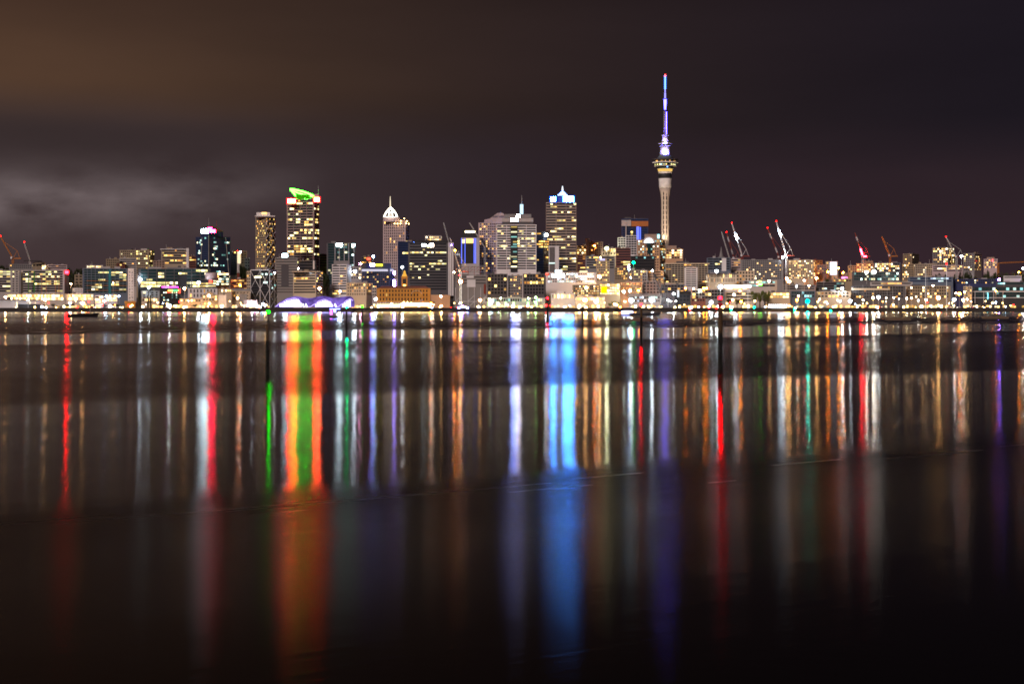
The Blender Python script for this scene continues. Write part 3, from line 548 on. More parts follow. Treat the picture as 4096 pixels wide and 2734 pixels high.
for nm, r, mm, t in (('arched_window', 17*m2, emi('arch_glow',(.7,.85,1),4), 0), ('arch_rim', 24*m2, W['white'], .6)):
    pts = [(r*math.cos(PI*i/16), r*math.sin(PI*i/16)) for i in range(17)]; n = 17
    o = link(nm, mesh_from(nm, [(x,-.5+t,z) for x, z in pts]+[(x,1+t,z) for x, z in pts], [tuple(range(n)),tuple(range(n,2*n))[::-1]]+[(i,n+i,n+i+1,i+1) for i in range(n-1)], mm), b.root, c, -b.rz)
B('office_building', 'black glass box with a short row of aqua lit windows', 2522,2620, 1026,1080, 2460,'black', sp=12, wp=8, hf=.5, wf=.85, lit=.01, rows={0:.3}, pal='teal')
B('office_building', 'mixed low office block below the black glass box', 2515,2590, 1082,1130, 2400,'grey', sp=11, wp=8, lit=.3, pal=['yell','warm'])
B('building', 'pink brick block stacked with lit floors left of the harbour crane', 2592,2655, 1084,1140, 2405,'peach', kind='ribbon', sp=10, wp=9, hf=.4, lit=.2, pal='warm')
B('apartment_block', 'tan block with gold windows behind the floodlit billboard', 2458,2512, 1072,1130, 2440,'tan', sp=9.5, wp=8, lit=.3, rows={0:.6,1:.6,2:.5}, pal='warm')
b = B('apartment_tower', 'stepped tower of warm lit flats beside the observation tower shaft', 2662,2732, 998,1045, 2720,'peach', sp=9.5, wp=10, hf=.6, wf=.75, lit=.5, pal='hot')
bx(b,'upper_storeys',W['brown'],2668,2706,982,998,-3,12)
b = B('apartment_block', 'huge beige balcony apartment block with a white bay in front', 2661,2832, 1056,1142, 2420,'beige', kind='ribbon', sp=8.4, wp=9, hf=.6, mx=.02, lit=.06, rows={0:.1,2:.15,8:.3,9:.3}, pal='warm', piers=14)
bx(b,'roof_canopy',W['cream'],2656,2838,1052,1056,3,20); bx(b,'roof_plant',W['dgrey'],2705,2756,1044,1052,-6,10)
B('apartment_block', 'white bay of stacked balconies standing before the huge beige block', 2739,2790, 1072,1158, 2375,'white', kind='ribbon', sp=8.4, wp=9, hf=.45, lit=.06, pal='warm', piers=2, mx=.1)
b = B('apartment_block', 'slate grey block with a white stair tower beside the lattice cranes', 2828,2922, 1033,1084, 2560,'bluegrey', kind='ribbon', sp=9.5, wp=9, hf=.55, lit=.08, pal='yell', piers=4)
bx(b,'stair_tower',W['white'],2887,2905,1032,1084,1.5,4)
B('building', 'small pink white gabled building between slate and long grey apartments', 2925,2962, 1036,1084, 2600,'pink', kind='ribbon', sp=10, wp=8, lit=.1)
b = B('museum', 'pale civic building with tall thin vertical fins below the slate block', 2825,2945, 1096,1142, 2400,'cream', sp=18, wp=6, hf=.75, wf=.4, lit=.12, pal='warm')
bx(b,'flat_roof',W['dgrey'],2822,2948,1092,1096,2,20)
for i in range(14): bx(b,'fin',W['cream'],2830+i*8.6,2831.2+i*8.6,1097,1140,1,.8)
b = B('church', 'grey church with thin spire beyond the slate block', 2872,2898, 1030,1060, 2800,'grey', sp=12, wp=8, lit=.0, cat='church')
lathe('spire', W['grey'], b.root, [(4,0),(2.8,3),(1.6,8),(.2,16)], 8, (0,0,b.H+1))
b = B('billboard_building', 'glaring white building with a lemon yellow sign square', 2396,2480, 1136,1192, 2345,'cream', sp=11, wp=9, hf=.6, wf=.8, lit=.8, pal='hot')
bx(b,'yellow_sign',YEL,2405,2428,1146,1172,.8,.5)
B('brick_building', 'low peach brick warehouse with small lit attic windows', 2482,2568, 1132,1176, 2350,'peach', sp=9, wp=6, hf=.45, lit=.25, rows={0:.5}, pal='warm')
B('building', 'plain grey white cubic block behind the dark harbour crane', 2570,2640, 1128,1180, 2355,'grey', sp=12, wp=12, lit=.08, pal='teal')
B('apartment_block', 'low grey glass block with gold lamps right of the harbour crane', 2642,2738, 1140,1176, 2350,'bluegrey', sp=11, wp=11, hf=.7, wf=.8, lit=.15, pal='warm')
b = B('wharf_shed', 'long lilac roofed wharf shed behind two star bright floodlights', 2515,2645, 1184,1228, 2285,'pale', sp=14, wp=9, hf=.5, wf=.7, lit=.3, pal='blue', depth=18); gable(b, W['pale'], 3)
b = B('wharf_shed', 'dark lean-to wharf shed with a narrow lit white banner', 2700,2762, 1180,1228, 2290,'black', sp=14, wp=12, lit=.05, depth=14); gable(b, W['roof'], 5); bx(b,'lit_banner',SOFT,2708,2717,1160,1188,1,.5)
B('market_building', 'small black pavilion with planted green roof edge and red panels', 2764,2822, 1196,1228, 2262,'brick', sp=12, wp=10, hf=.6, lit=.3, pal='yell', depth=10)
B('office_building', 'white framed low office behind the thick red beacon pile', 2764,2900, 1160,1212, 2330,'grey', sp=12.5, wp=12, hf=.72, wf=.82, lit=.16, rows={0:.35}, pal='warm', depth=16)
b = B('event_building', 'glaring white lit canopy building on the wharf behind the red beacon', 2900,3000, 1150,1168, 2345,'white', sp=9, wp=8, lit=.98, hf=.8, wf=.95, pal='hot', depth=12)
bx(b,'canopy',emi('canopy_glow',(1,.97,.92),6),2896,3004,1141,1150,3,10)
B('building', 'beige low wharf office under the glaring canopy', 2902,3010, 1170,1214, 2320,'cream', kind='ribbon', sp=13, wp=11, hf=.45, lit=.15, pal='warm', depth=12)
# ---- right
B('apartment_block', 'very long grey apartment block with dark roof and railings below the cranes', 2962,3132, 1041,1122, 2560,'grey', kind='grid', sp=8.6, wp=8, hf=.5, wf=.6, lit=.07, rows={7:.2}, pal='hot')
B('apartment_block', 'cream block with square bays in front of the long grey apartments', 2942,3018, 1086,1142, 2440,'cream', sp=13, wp=11, hf=.55, wf=.55, lit=.1, pal='warm')
B('apartment_block', 'wide apartment block dotted with gold lights beside the tall crane mast', 3152,3266, 1041,1118, 2560,'cream', f=.9, sp=8.2, wp=7, hf=.5, wf=.55, lit=.3, pal='hot')
B('building', 'small grey block right of the gold dotted apartments', 3268,3306, 1062,1108, 2600,'grey', sp=9, wp=8, lit=.12)
B('building', 'blue topped orange lit setback building behind the grey block', 3266,3290, 1043,1064, 2680,'wood', sp=9, wp=8, lit=.2)
b = B('office_tower', 'white tower glowing pale blue on its right half', 3303,3350, 1048,1100, 2620,'cream', sp=9, wp=8, lit=.15)
bx(b,'glowing_screen',emi('screen_glow',(.78,.82,1),2.2),3320,3347,1048,1098,1,1)
b = B('road_viaduct', 'elevated motorway ramp lit orange and pink by lamps', 3352,3392, 1094,1108, 2640,'tan', kind='blank', side='blank', cat='viaduct', depth=12)
bx(b,'pink_strip',emi('strip_magenta_soft',(1,.2,.7),5),3366,3390,1108,1113,1,.4)
b = B('shopping_building', 'low white hall with a bright green neon strip sign', 2972,3105, 1124,1160, 2400,'pale', kind='ribbon', sp=13, wp=9, hf=.55, lit=.5, pal='cool', depth=18)
bx(b,'green_neon',emi('neon_green',(.12,1,.05),30),3034,3048,1134,1140,1,.6); bx(b,'red_neon',emi('strip_red',(1,.06,.03),5),3027,3032,1134,1140,1,.6); bx(b,'yellow_neon',emi('neon_yellow',(.85,1,.1),9),3033,3045,1123,1126,1,.6)
bx(b,'pylon_sign',W['pale'],3098,3108,1120,1160,1.5,1.5); bx(b,'blue_screen',emi('screen_blue',(.3,.35,1),2.5),3085,3096,1137,1148,1,.5)
B('office_building', 'cream three storey office with a wide glowing middle above the superyacht', 3063,3160, 1172,1206, 2330,'cream', sp=11, wp=12, hf=.65, wf=.8, lit=.75, pal='hot', depth=14)
B('office_building', 'teal tinted glass office behind the green star lamp', 3162,3262, 1166,1208, 2332,'bluegrey', sp=13, wp=10, hf=.7, wf=.8, lit=.2, pal='teal', glass='g', depth=14)
B('office_building', 'low terrace of beige offices with gold lamps right of the teal glass office', 3264,3402, 1168,1206, 2334,'cream', sp=12, wp=13, hf=.55, wf=.6, lit=.25, pal='warm', depth=14)
B('car_park', 'long low banded car park roofline above the waterfront offices', 3130,3262, 1142,1166, 2420,'grey', kind='ribbon', sp=9, wp=12, hf=.5, lit=.05)
b = B('building', 'dark glazed banded building with pink lit side block and red lamp', 3264,3380, 1130,1166, 2425,'dgrey', kind='ribbon', sp=10, wp=9, hf=.6, lit=.15, pal='cool'); bx(b,'pink_block',W['peach'],3216,3234,1112,1140,.5,8)
B('building', 'flat roofed orange lit hall beneath the motorway ramp', 3330,3408, 1118,1132, 2500,'tan', sp=10, wp=9, lit=.4, pal='warm')
B('apartment_block', 'pale stepped block left of the red crane mast', 3392,3428, 1064,1100, 2640,'peach', sp=9, wp=8, lit=.25, pal='warm')
B('apartment_block', 'peach stepped block under the glowing red crane', 3425,3494, 1056,1100, 2600,'peach', sp=9.5, wp=8, hf=.5, lit=.3, rows={3:.6}, pal='hot')
B('apartment_block', 'small upper peach block behind the red crane cab', 3458,3492, 1047,1060, 2680,'peach', sp=8, wp=6, lit=.1)
B('apartment_block', 'grey block with tall columns of bright windows under the orange crane', 3496,3602, 1053,1112, 2560,'bluegrey', sp=8.5, wp=8, hf=.6, wf=.7, lit=.45, pal='hot')
B('apartment_tower', 'brown square tower standing above two blank pale slabs', 3612,3677, 1017,1062, 2680,'tan', f=.55, sp=8.2, wp=7, hf=.55, lit=.06, pal='hot')
b = B('apartment_block', 'lit window stack beside a blank tan slab below the brown square tower', 3608,3655, 1058,1125, 2560,'tan', sp=9, wp=6, hf=.6, lit=.45, pal='hot', cols={4:0,5:0,6:0,7:0})
bx(b,'blank_wall',W['tan'],3638,3656,1056,1125,.6,8)
b = B('apartment_block', 'wide pale slab building with one glazed bay of lit rooms', 3658,3748, 1058,1112, 2540,'beige', sp=9, wp=7, hf=.55, lit=.2, pal='hot', cols={0:0,6:0,7:0,8:0,9:0,10:0,11:0})
bx(b,'blank_wall',W['beige'],3708,3730,1056,1112,.6,8); bx(b,'blank_wall',W['beige'],3736,3750,1056,1112,.6,8)
b = B('apartment_tower', 'tallest right hand side apartment tower with clustered gold windows and tilted crane', 3730,3820, 992,1062, 2640,'grey', sp=8.4, wp=8, hf=.6, wf=.7, lit=.28, rows={3:.5,8:.4}, pal='hot', f=.7)
b.root['label'] = 'tall apartment tower with clustered gold windows behind the tilted white crane'
bx(b,'crown_box',W['dgrey'],3744,3800,988,992,-3,14)
B('apartment_block', 'long low terrace with gold lit lowest floor under the clustered tower', 3728,3852, 1063,1092, 2520,'pink', kind='ribbon', sp=8, wp=8, hf=.5, lit=.15, rows={1:.6}, pal='hot')
B('apartment_tower', 'grey round cornered tower with warm and blue windows near the white lamp', 3853,3927, 1015,1092, 2600,'grey', sp=8.4, wp=7.5, hf=.5, wf=.65, lit=.2, pal=['warm','hot'], f=.6)
b = B('apartment_tower', 'small stepped tower with two red lights', 3935,3990, 1038,1085, 2620,'pink', sp=9, wp=7, lit=.22, pal='warm'); bx(b,'upper_storeys',W['brown'],3947,3978,1028,1038,-2,8)
bx(b,'red_light',emi('red_light_small',(1,.03,.03),18),3968,3973,1038,1044,1,.8); bx(b,'red_light',_m['red_light_small'],3983,3989,1066,1071,1,.8)
B('office_building', 'dark glass office topped by glaring lamps below the red crane', 3408,3602, 1090,1128, 2440,'dgrey', sp=11, wp=8, hf=.7, wf=.8, lit=.18, rows={2:.5}, pal='cool', glass='g')
b = B('office_building', 'blue grey low hall with rooftop tank right of the glass office', 3632,3812, 1110,1142, 2430,'bluegrey', kind='ribbon', sp=10, wp=10, hf=.55, lit=.12, pal='blue', glass='b'); bx(b,'green_lit_window',_m['lit_lime'],3758,3764,1112,1130,.6,.4)
B('office_building', 'dark low office with yellow emblem disc beneath the hill trees', 3812,3990, 1118,1146, 2432,'navy', kind='grid', sp=9, wp=8, lit=.15, pal=['cool','warm'])
B('hall', 'long flat roofed bright striped market hall above the waterfront terrace', 3480,3650, 1130,1142, 2400,'pale', kind='ribbon', sp=9, wp=9, lit=.2, depth=10)
b = B('waterfront_terrace', 'very long dark waterfront apartment terrace with pale attic storey behind marina masts', 3404,3622, 1146,1206, 2334,'dgrey', sp=12, wp=10, hf=.55, wf=.6, lit=.12, pal='warm', depth=16, cat='apartment block'); bx(b,'attic_storey',W['cream'],3406,3560,1152,1160,.6,.5)
b = B('waterfront_terrace', 'dark waterfront terrace ending in a blazing three storey bay by tall lit masts', 3624,3802, 1146,1206, 2334,'tan', sp=12, wp=9, hf=.55, wf=.6, lit=.2, pal='hot', depth=16, cat='apartment block'); bx(b,'bright_bay',_m['lit_hot_white'],3738,3800,1160,1170,.6,.4)
B('apartment_block', 'narrow pale gridded block beside the glazed ferry hall', 3854,3888, 1148,1206, 2334,'cream', sp=10, wp=7, lit=.25, pal='warm', depth=14)
b = B('glazed_hall', 'dark glazed hall framed in white beams at the picture edge', 3890,4130, 1150,1212, 2334,'black', sp=15, wp=13, hf=.7, wf=.85, lit=.15, pal='teal', glass='g', depth=16)
bx(b,'white_beam',W['white'],3888,4130,1164,1167,1,.8); bx(b,'white_beam',W['white'],3888,4130,1189,1191,1,.8)
for x in (3900,3935,3975,4012,4060): bx(b,'white_column',W['white'],x-.8,x+.8,1167,1212,1,.8)
bx(b,'yellow_room',emi('yellow_room',(1,.6,.02),.9),4050,4066,1168,1186,.5,.3); bx(b,'aqua_light',AQUA,3950,3952,1170,1196,.5,.3)
b = B('white_house', 'angular white box house on the dark slope near the violet lamp', 4014,4086, 1106,1124, 2440,'white', kind='ribbon', sp=8, wp=8, lit=.05, depth=12)
B('office_building', 'dark glass office behind the white beamed hall', 3985,4130, 1130,1150, 2400,'dgrey', kind='ribbon', sp=9, wp=9, hf=.7, lit=.25, pal='teal', glass='g', depth=14)

# ------------------------------------------------------------------ observation tower
D = 2860.0; m = D/F; zt = ground_z(D) - .5; X = wx(2660.5, D); zz = lambda py: wz(py, D) - zt
T = empty('observation_tower', (X, D, zt), 'tallest slender concrete observation tower with violet and blue lit mast', 'tower')
def ring(name, mm, prof, n=40): return lathe(name, mm, T, [(r*m, zz(y)) for r, y in prof], n)
ring('shaft', W['conc'], [(19,1160),(16,985),(15.6,900),(15.6,815),(16.5,792),(19.5,770),(23.5,752)])
for i in range(12):
    y = 975 - i*19.5
    for dx in (-7.5, 4): 
        o = box('slot_window', _m['lit_cream'] if i in (1,11) and random.random()<.8 else glassd, T, (dx*m, -15.3*m if i<9 else -16.6*m, zz(y)), (3.6*m, 1.2, 14*m))
ring('lower_pod', W['white'], [(23.5,752),(24.5,735),(26,717),(26.3,714)]); ring('dark_band', W['black'], [(26.1,714),(26.4,695)]); ring('white_band', W['white'], [(27,695),(27,689),(28.5,687)])
ring('gold_windows', emi('pod_gold',(1,.60,.14),1.0), [(27.4,687),(29.6,676)]); ring('pod_floor', W['white'], [(31,676),(31.5,674)])
ring('window_band', glassg, [(33,674),(36,666)]); ring('pod_rim', W['pale'], [(44,667),(44.5,664)])
ring('window_band', glassg, [(38,664),(42,653)]); ring('main_rim', W['white'], [(52,653),(52.5,650),(48,648)])
ring('window_band', W['dgrey'], [(38,648),(40,641)]); ring('antenna_deck', W['dgrey'], [(52,640),(53,637),(30,634)]); ring('upper_deck', W['bluegrey'], [(33,634),(26,625),(22,622)])
for i in range(34):
    a = -PI*(i+.5)/34
    if random.random() < .55: box('lit_pane', _m[random.choice(['lit_cream','lit_lime','lit_cool','lit_yellow'])], T, (40.2*m*math.cos(a), 40.2*m*math.sin(a), zz(662)), (2.6*m, .3, 6*m), a+PI/2)
    if random.random() < .3: box('lit_pane', _m[random.choice(['lit_orange','lit_warm'])], T, (39.4*m*math.cos(a), 39.4*m*math.sin(a), zz(647)), (2.6*m, .3, 4*m), a+PI/2)
box('blue_lamp', emi('blue_window',(.12,.35,1),4), T, (6*m,-35.6*m,zz(672)), (5*m,.3,5*m))
cone = W['white']
ring('lower_cone', cone, [(22,623),(19.5,600),(17.5,585)]); ring('cone_rim', cone, [(22,585),(22.6,582.5)]); ring('gallery', glassg, [(18,582),(19,578)]); ring('gallery_rim', cone, [(26,577),(27.5,573.5),(16,572)])
ring('upper_cone', cone, [(14.5,573),(11.5,556),(9.6,545)]); ring('cone_rim', cone, [(15,544),(15.6,541)])
ring('mast_shaft', mat('violet_steel',(.28,.25,.34),.5), [(7,541),(6.6,508),(6.2,445)]); ring('mast_rim', W['dgrey'], [(7.4,443),(7.4,440)])
ring('lit_mast', emi('mast_violet',(.045,.04,1),22), [(3.2,442),(5.5,415),(6,398)]); ring('mast_platform', W['dgrey'], [(10.5,397),(10.5,395)])
ring('thin_mast', emi('mast_blue_white',(.30,.28,1),1.8), [(3.6,395),(3.2,372)]); ring('mast_platform', W['steel'], [(6,372),(6,371)]); ring('thin_mast', _m['mast_blue_white'], [(2.4,371),(2.4,358)])
ring('antenna_core', emi('antenna_core_glow',(.20,.45,1),2.6), [(2.6,358),(2.6,307)])
BL = emi('antenna_blue',(.03,.2,1),1.5)
for k, y in enumerate(range(356, 306, -7)):
    for dx in (-4.6, 4.6): box('antenna_panel', BL, T, (dx*m, -1, zz(y)), (1.8*m, 2, 4.6*m))
for y in range(536, 450, -6): box('violet_light', LEDV, T, (7.2*m*.72, -5.6*m, zz(y)), (1.8*m, .8, 3.2*m))
lathe('warning_light', emi('tower_red',(1,.03,.03),25), T, [(1.2*m,zz(306)),(2.4*m,zz(302)),(1.2*m,zz(298))], 12)
def spot(px, py, dy, P, colr, aim, name='floodlight', size=60, DD=D):
    l = bpy.data.lights.new('floodlight', 'SPOT'); l.energy = P; l.color = colr; l.spot_size = math.radians(size); l.spot_blend = .7; l.shadow_soft_size = 1.0
    o = bpy.data.objects.new(name, l); col.objects.link(o); o.location = (wx(px, DD)-X, -dy, wz(py, DD)-zt); o.parent = T
    d = Vector((wx(aim[0],DD)-X, 0, wz(aim[1],DD)-zt)) - o.location
    o.rotation_euler = d.to_track_quat('-Z', 'Y').to_euler(); return o
spot(2657, 622, 17, 150000, (.15,.12,1), (2660.5, 598), size=75)
for px_ in (2625, 2690): spot(px_, 1035, 60, 170000, (1,.74,.52), (2660.5, 840), size=60)
spot(2657, 580, 16, 90000, (.16,.12,1), (2660.5, 556), size=70)
spot(2668, 541, 16, 60000, (.16,.11,1), (2660.5, 490), size=45)
# ------------------------------------------------------------------ shell pavilion on the quay (translucent roof lit violet from inside)
D = 2236.0; m = D/F; zg = wz(1228, D)
S_ = empty('shell_pavilion', (wx(1256, D), D+10, zg), 'long wavy translucent pavilion roof glowing violet on the quay', 'pavilion')
tops = [(1100,1224),(1108,1214),(1122,1203),(1140,1193),(1160,1187),(1178,1184),(1196,1186),(1212,1190),(1228,1192),(1244,1191),(1262,1187),(1282,1184),(1300,1184),(1314,1187),(1328,1191),(1342,1190),(1360,1187),(1380,1185),(1398,1184),(1408,1189),(1413,1200)]
lows = [(1100,1226),(1122,1212),(1150,1197),(1178,1192),(1192,1195),(1204,1210),(1214,1226),(1240,1226),(1258,1216),(1278,1202),(1298,1197),(1318,1204),(1336,1224),(1352,1226),(1370,1214),(1388,1200),(1400,1194),(1413,1202)]
def interp(t, x):
    for (a, ya), (c, yc) in zip(t, t[1:]):
        if a <= x <= c: 
            k = (x-a)/(c-a); k = k*k*(3-2*k) if t is lows else k
            return ya + (yc-ya)*k
    return t[-1][1]
n = 104; nv = 14; v, fc = [], []
for i in range(n+1):
    x = 1100 + 313*i/n; zt_ = (1228-interp(tops, x))*m; zl_ = min((1228-interp(lows, x))*m, zt_*.86)
    for j in range(nv+1):
        a = PI*j/nv; zj = zl_ + (zt_-zl_)*math.sin(min(a, PI/2))**.85 if a <= PI/2 else zt_*math.sin(a)**.7
        v.append(((x-1256)*m, -9*math.cos(a), zj))
for i in range(n):
    for j in range(nv): q = i*(nv+1)+j; fc.append((q,q+nv+1,q+nv+2,q+1))
VIOM, nt, out = tree_of('violet_membrane')
e = nt.nodes.new('ShaderNodeEmission'); w_ = nt.nodes.new('ShaderNodeTexWave'); tc = nt.nodes.new('ShaderNodeTexCoord'); w_.inputs['Scale'].default_value = .45; w_.inputs['Distortion'].default_value = 1.5
r_ = nt.nodes.new('ShaderNodeValToRGB'); r_.color_ramp.elements[0].color = (.06,.04,.22,1); r_.color_ramp.elements[1].color = (.32,.18,.80,1)
no = nt.nodes.new('ShaderNodeTexNoise'); no.inputs['Scale'].default_value = .09; mx_ = nt.nodes.new('ShaderNodeMath'); mx_.operation = 'MULTIPLY'
mr = nt.nodes.new('ShaderNodeMapRange'); mr.inputs[1].default_value = .35; mr.inputs[2].default_value = .7; mr.inputs[3].default_value = .35; mr.inputs[4].default_value = 1.5
nt.links.new(tc.outputs['Object'], w_.inputs[0]); nt.links.new(tc.outputs['Object'], no.inputs[0]); nt.links.new(w_.outputs[1], r_.inputs[0]); nt.links.new(r_.outputs[0], e.inputs[0])
nt.links.new(no.outputs[0], mr.inputs[0]); nt.links.new(mr.outputs[0], e.inputs[1]); nt.links.new(e.outputs[0], out.inputs[0]); VIOM.cycles.emission_sampling = 'NONE'
me = mesh_from('membrane_roof', v, fc, VIOM); me.polygons.foreach_set('use_smooth', [True]*len(fc)); link('membrane_roof', me, S_)
HALL = emi('hall_glow', (.45,.42,1), 4.5)
bars('arch_rim', emi('rim_glow',(.6,.45,1),1.8), S_, [(((x-1256)*m,-9.2,(1228-interp(lows,x))*m),((x+4-1256)*m,-9.2,(1228-interp(lows,x+4))*m)) for x in range(1100,1409,4)], .35)  # glowing bars paint the highlights along the arch edges
for xa, xb, hh in ((1115,1210,20),(1258,1338,16),(1366,1410,18)):
    for i in range(int((xb-xa)/9)): box('lit_glazing', HALL, S_, ((xa+4.5+i*9-1256)*m, -4, .3), (7.6*m, .3, max(1.5, (1226-interp(lows, xa+4.5+i*9))*m*.9)))
for x in (1216,1228,1345): bars('roof_foot', emi('foot_glow',(.8,.78,1),3), S_, [(((x-1256)*m,-9.3,0),((x-1262)*m,-8.8,14*m))], .7)
# ------------------------------------------------------------------ cranes
def crane(label, mx_, yb, yc, tip, D, m_jib, m_mast, light=True, cab=True, glow=None, jw=3.2, a_frame=True, tipred=True, ymast=None):
    mm = D/F; z0 = min(ground_z(D), wz(yb, D)) ; x0 = wx(mx_, D)
    r = empty('tower_crane', (x0, D, z0), label, 'crane', 'cranes above the rooftops')
    zc = wz(yc, D) - z0; w = 1.0
    segs = [((a*w, c*w, 0), (a*w, c*w, zc)) for a in (-1,1) for c in (-1,1)]
    k = max(3, int(zc/3.2)); 
    for i in range(k):
        za, zb = zc*i/k, zc*(i+1)/k; s = 1 if i % 2 else -1
        segs += [((-w*s,-w,za),(w*s,-w,zb)), ((-w,w*s,za),(-w,-w*s,zb)), ((w,-w*s,za),(w,w*s,zb))]
    bars('mast', m_mast, r, segs, .22)
    tx, tz = (tip[0]-mx_)*mm, wz(tip[1], D) - z0
    a, c = Vector((0, 0, zc)), Vector((tx, 0, tz)); d = (c-a); L = d.length; d.normalize(); nrm = Vector((-d.z, 0, d.x)) if d.x >= 0 else Vector((d.z, 0, -d.x))
    def jp(t, s, y): 
        wd = jw*mm*.5*(min(1, t*5+.35) * min(1, (1-t)*4+.35)); return tuple(a + d*L*t + nrm*s*wd + Vector((0, y*wd, 0)))
    K = max(8, int(L/2.8)); segs = []
    for s, y in ((-1,-1),(1,-1),(-1,1),(1,1)): segs += [(jp(i/6,s,y), jp((i+1)/6,s,y)) for i in range(6)]
    for i in range(K): segs += [(jp(i/K, -1 if i%2 else 1, -1), jp((i+1)/K, 1 if i%2 else -1, -1)), (jp(i/K, 1 if i%2 else -1, 1), jp((i+1)/K, -1 if i%2 else 1, 1))]
    if isinstance(m_jib, list):
        me_o = bars('jib', m_jib[0], r, segs, .2); me_o.data.materials.append(m_jib[1])
        ids = []
        for p in me_o.data.polygons: ids.append(1 if int(((p.center - a).dot(d)/L)*5) % 2 else 0)
        me_o.data.polygons.foreach_set('material_index', ids)
    else: bars('jib', m_jib, r, segs, .2)
    sd = -1 if tx > 0 else 1
    if cab:
        box('counterweight', W['rust'] if m_mast is not W['orange'] else W['orange'], r, (sd*6, 0, zc-.6), (9, 2.4, 1.2)); box('cab', W['white'], r, (-sd*1.5, -2, zc-.4), (2.2, 1.8, 2.6))
        bars('a_frame', m_jib[0] if isinstance(m_jib, list) else m_jib, r, [((0,0,zc),(sd*5.5,0,zc+10)),((sd*9,0,zc),(sd*5.5,0,zc+10)),((sd*5.5,0,zc+10),jp(.75,1,0))], .2)
    if light: 
        o = link('warning_light', ball_mesh(emi('crane_red',(1,.004,.003),14)), r, tuple(c + Vector((0,0,.8))), 0, (.8,.8,.8))
    if glow:
        t0, t1, gm = glow; bars('jib_lamp', gm, r, [(tuple(a+d*L*t0+Vector((0,-1.6,0))), tuple(a+d*L*t1+Vector((0,-1.6,0))))], .9)
    return r
WS = W['steel']; RJ = W['rust']
crane('yellow crane on the construction block with its tip cut by the picture edge', 52,1082,1033,(2,946),2405,W['orange'],W['orange'])
crane('thin white crane jib rising behind the cream balcony block', 120,1058,1041,(97,970),2500,WS,WS,cab=False)
crane('pale crane rising from behind the black office slab', 1795,1060,968,(1774,890),2640,WS,WS,cab=False,tipred=False,light=False)
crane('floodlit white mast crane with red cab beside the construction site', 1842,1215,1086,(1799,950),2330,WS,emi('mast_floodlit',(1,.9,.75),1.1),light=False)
crane('faint crane leaning over the blue framed slim tower', 1940,1100,992,(1878,890),2480,WS,WS,light=False,cab=False)
crane('plain grey crane jib nearest the church spire', 2918,1090,1034,(2886,926),2620,WS,WS,light=False,cab=False)
crane('red and white banded jib beside the plain grey one', 2936,1090,1034,(2906,930),2640,[RJ,W['white']],RJ)
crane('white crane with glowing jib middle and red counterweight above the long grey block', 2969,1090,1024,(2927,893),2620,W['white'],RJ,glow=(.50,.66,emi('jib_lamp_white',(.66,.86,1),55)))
crane('red and white banded jib ending beside the white crane lamp', 3117,1100,1030,(3070,913),2660,[RJ,W['white']],RJ)
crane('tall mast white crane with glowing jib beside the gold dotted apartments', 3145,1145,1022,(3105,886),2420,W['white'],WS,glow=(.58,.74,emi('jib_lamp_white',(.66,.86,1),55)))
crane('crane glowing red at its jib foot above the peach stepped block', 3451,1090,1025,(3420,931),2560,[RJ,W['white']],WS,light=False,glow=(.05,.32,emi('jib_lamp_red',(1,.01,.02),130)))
crane('orange crane above the window striped grey block', 3560,1062,1024,(3527,945),2530,W['orange'],W['orange'],light=False,jw=4.2)
crane('white crane tilted across the clustered gold window tower', 3826,1118,1028,(3784,948),2480,WS,WS)
crane('low orange crane boom lying along the hill by the picture edge', 3992,1086,1052,(4110,1046),2600,W['orange'],W['orange'],light=False,cab=False)
o = empty('jib_floodlight', (wx(3132,2412), 2412, ground_z(2412)), 'white lamp cluster on a thin post between two crane jibs', 'lamp')
box('post', WS, o, (0,0,0), (.4,.4,wz(1032,2412)-ground_z(2412))); link('lamp_head', ball_mesh(L_WHITE), o, (0,0,wz(1028,2412)-ground_z(2412)), 0, (1.6,1,1.4))
o = empty('crane_base_light', (wx(3460,2550), 2550, ground_z(2550)), 'flat red glowing lamp bar beside the red lit crane', 'lamp')
box('post', WS, o, (0,0,0), (.4,.4,wz(1027,2550)-ground_z(2550))); box('lamp_bar', emi('crane_bar_red',(1,.01,.02),150), o, (0,0,wz(1027,2550)-ground_z(2550)), (4.5,1,1.6))
# dark harbour crane
D = 2262.0; m = D/F; zg = ground_z(D)
H_ = empty('harbour_crane', (wx(2645, D), D, zg), 'dark disused harbour crane with splayed lattice arms on the wharf', 'crane')
hp = lambda x, y, dy=0: ((x-2645)*m, dy, wz(y, D)-zg)
bars('portal_leg', W['roof'], H_, [(hp(2640,1228,dy), hp(2650,1196,dy)) for dy in (-3,3)] + [(hp(2680,1228,dy), hp(2668,1196,dy)) for dy in (-3,3)] + [(hp(2645,1212,-3),hp(2676,1212,-3)), (hp(2640,1228,-3),hp(2668,1196,-3)), (hp(2680,1228,-3),hp(2650,1196,-3))], .55)
box('machine_house', W['roof'], H_, hp(2658,1198), (28*m, 6, 8*m)); 
bars('jib', W['roof'], H_, [(hp(2648,1190,d_), hp(2616,1098,d_)) for d_ in (-1.2,1.2)] + [(hp(2654,1190,0), hp(2618,1094,0))] + [(hp(2648-32*k/8,1190-92*k/8,-1.2), hp(2652-34*(k+1)/8,1190-94*(k+1)/8,0)) for k in range(8)], .32)
bars('counter_arm', W['roof'], H_, [(hp(2618,1096),hp(2668,1158)), (hp(2618,1100),hp(2660,1158)), (hp(2668,1158),hp(2666,1196)), (hp(2660,1158),hp(2656,1190))], .4)
bars('hoist_mast', W['roof'], H_, [(hp(2614,1072),hp(2616,1128)), (hp(2612,1072),hp(2617,1098))], .45)
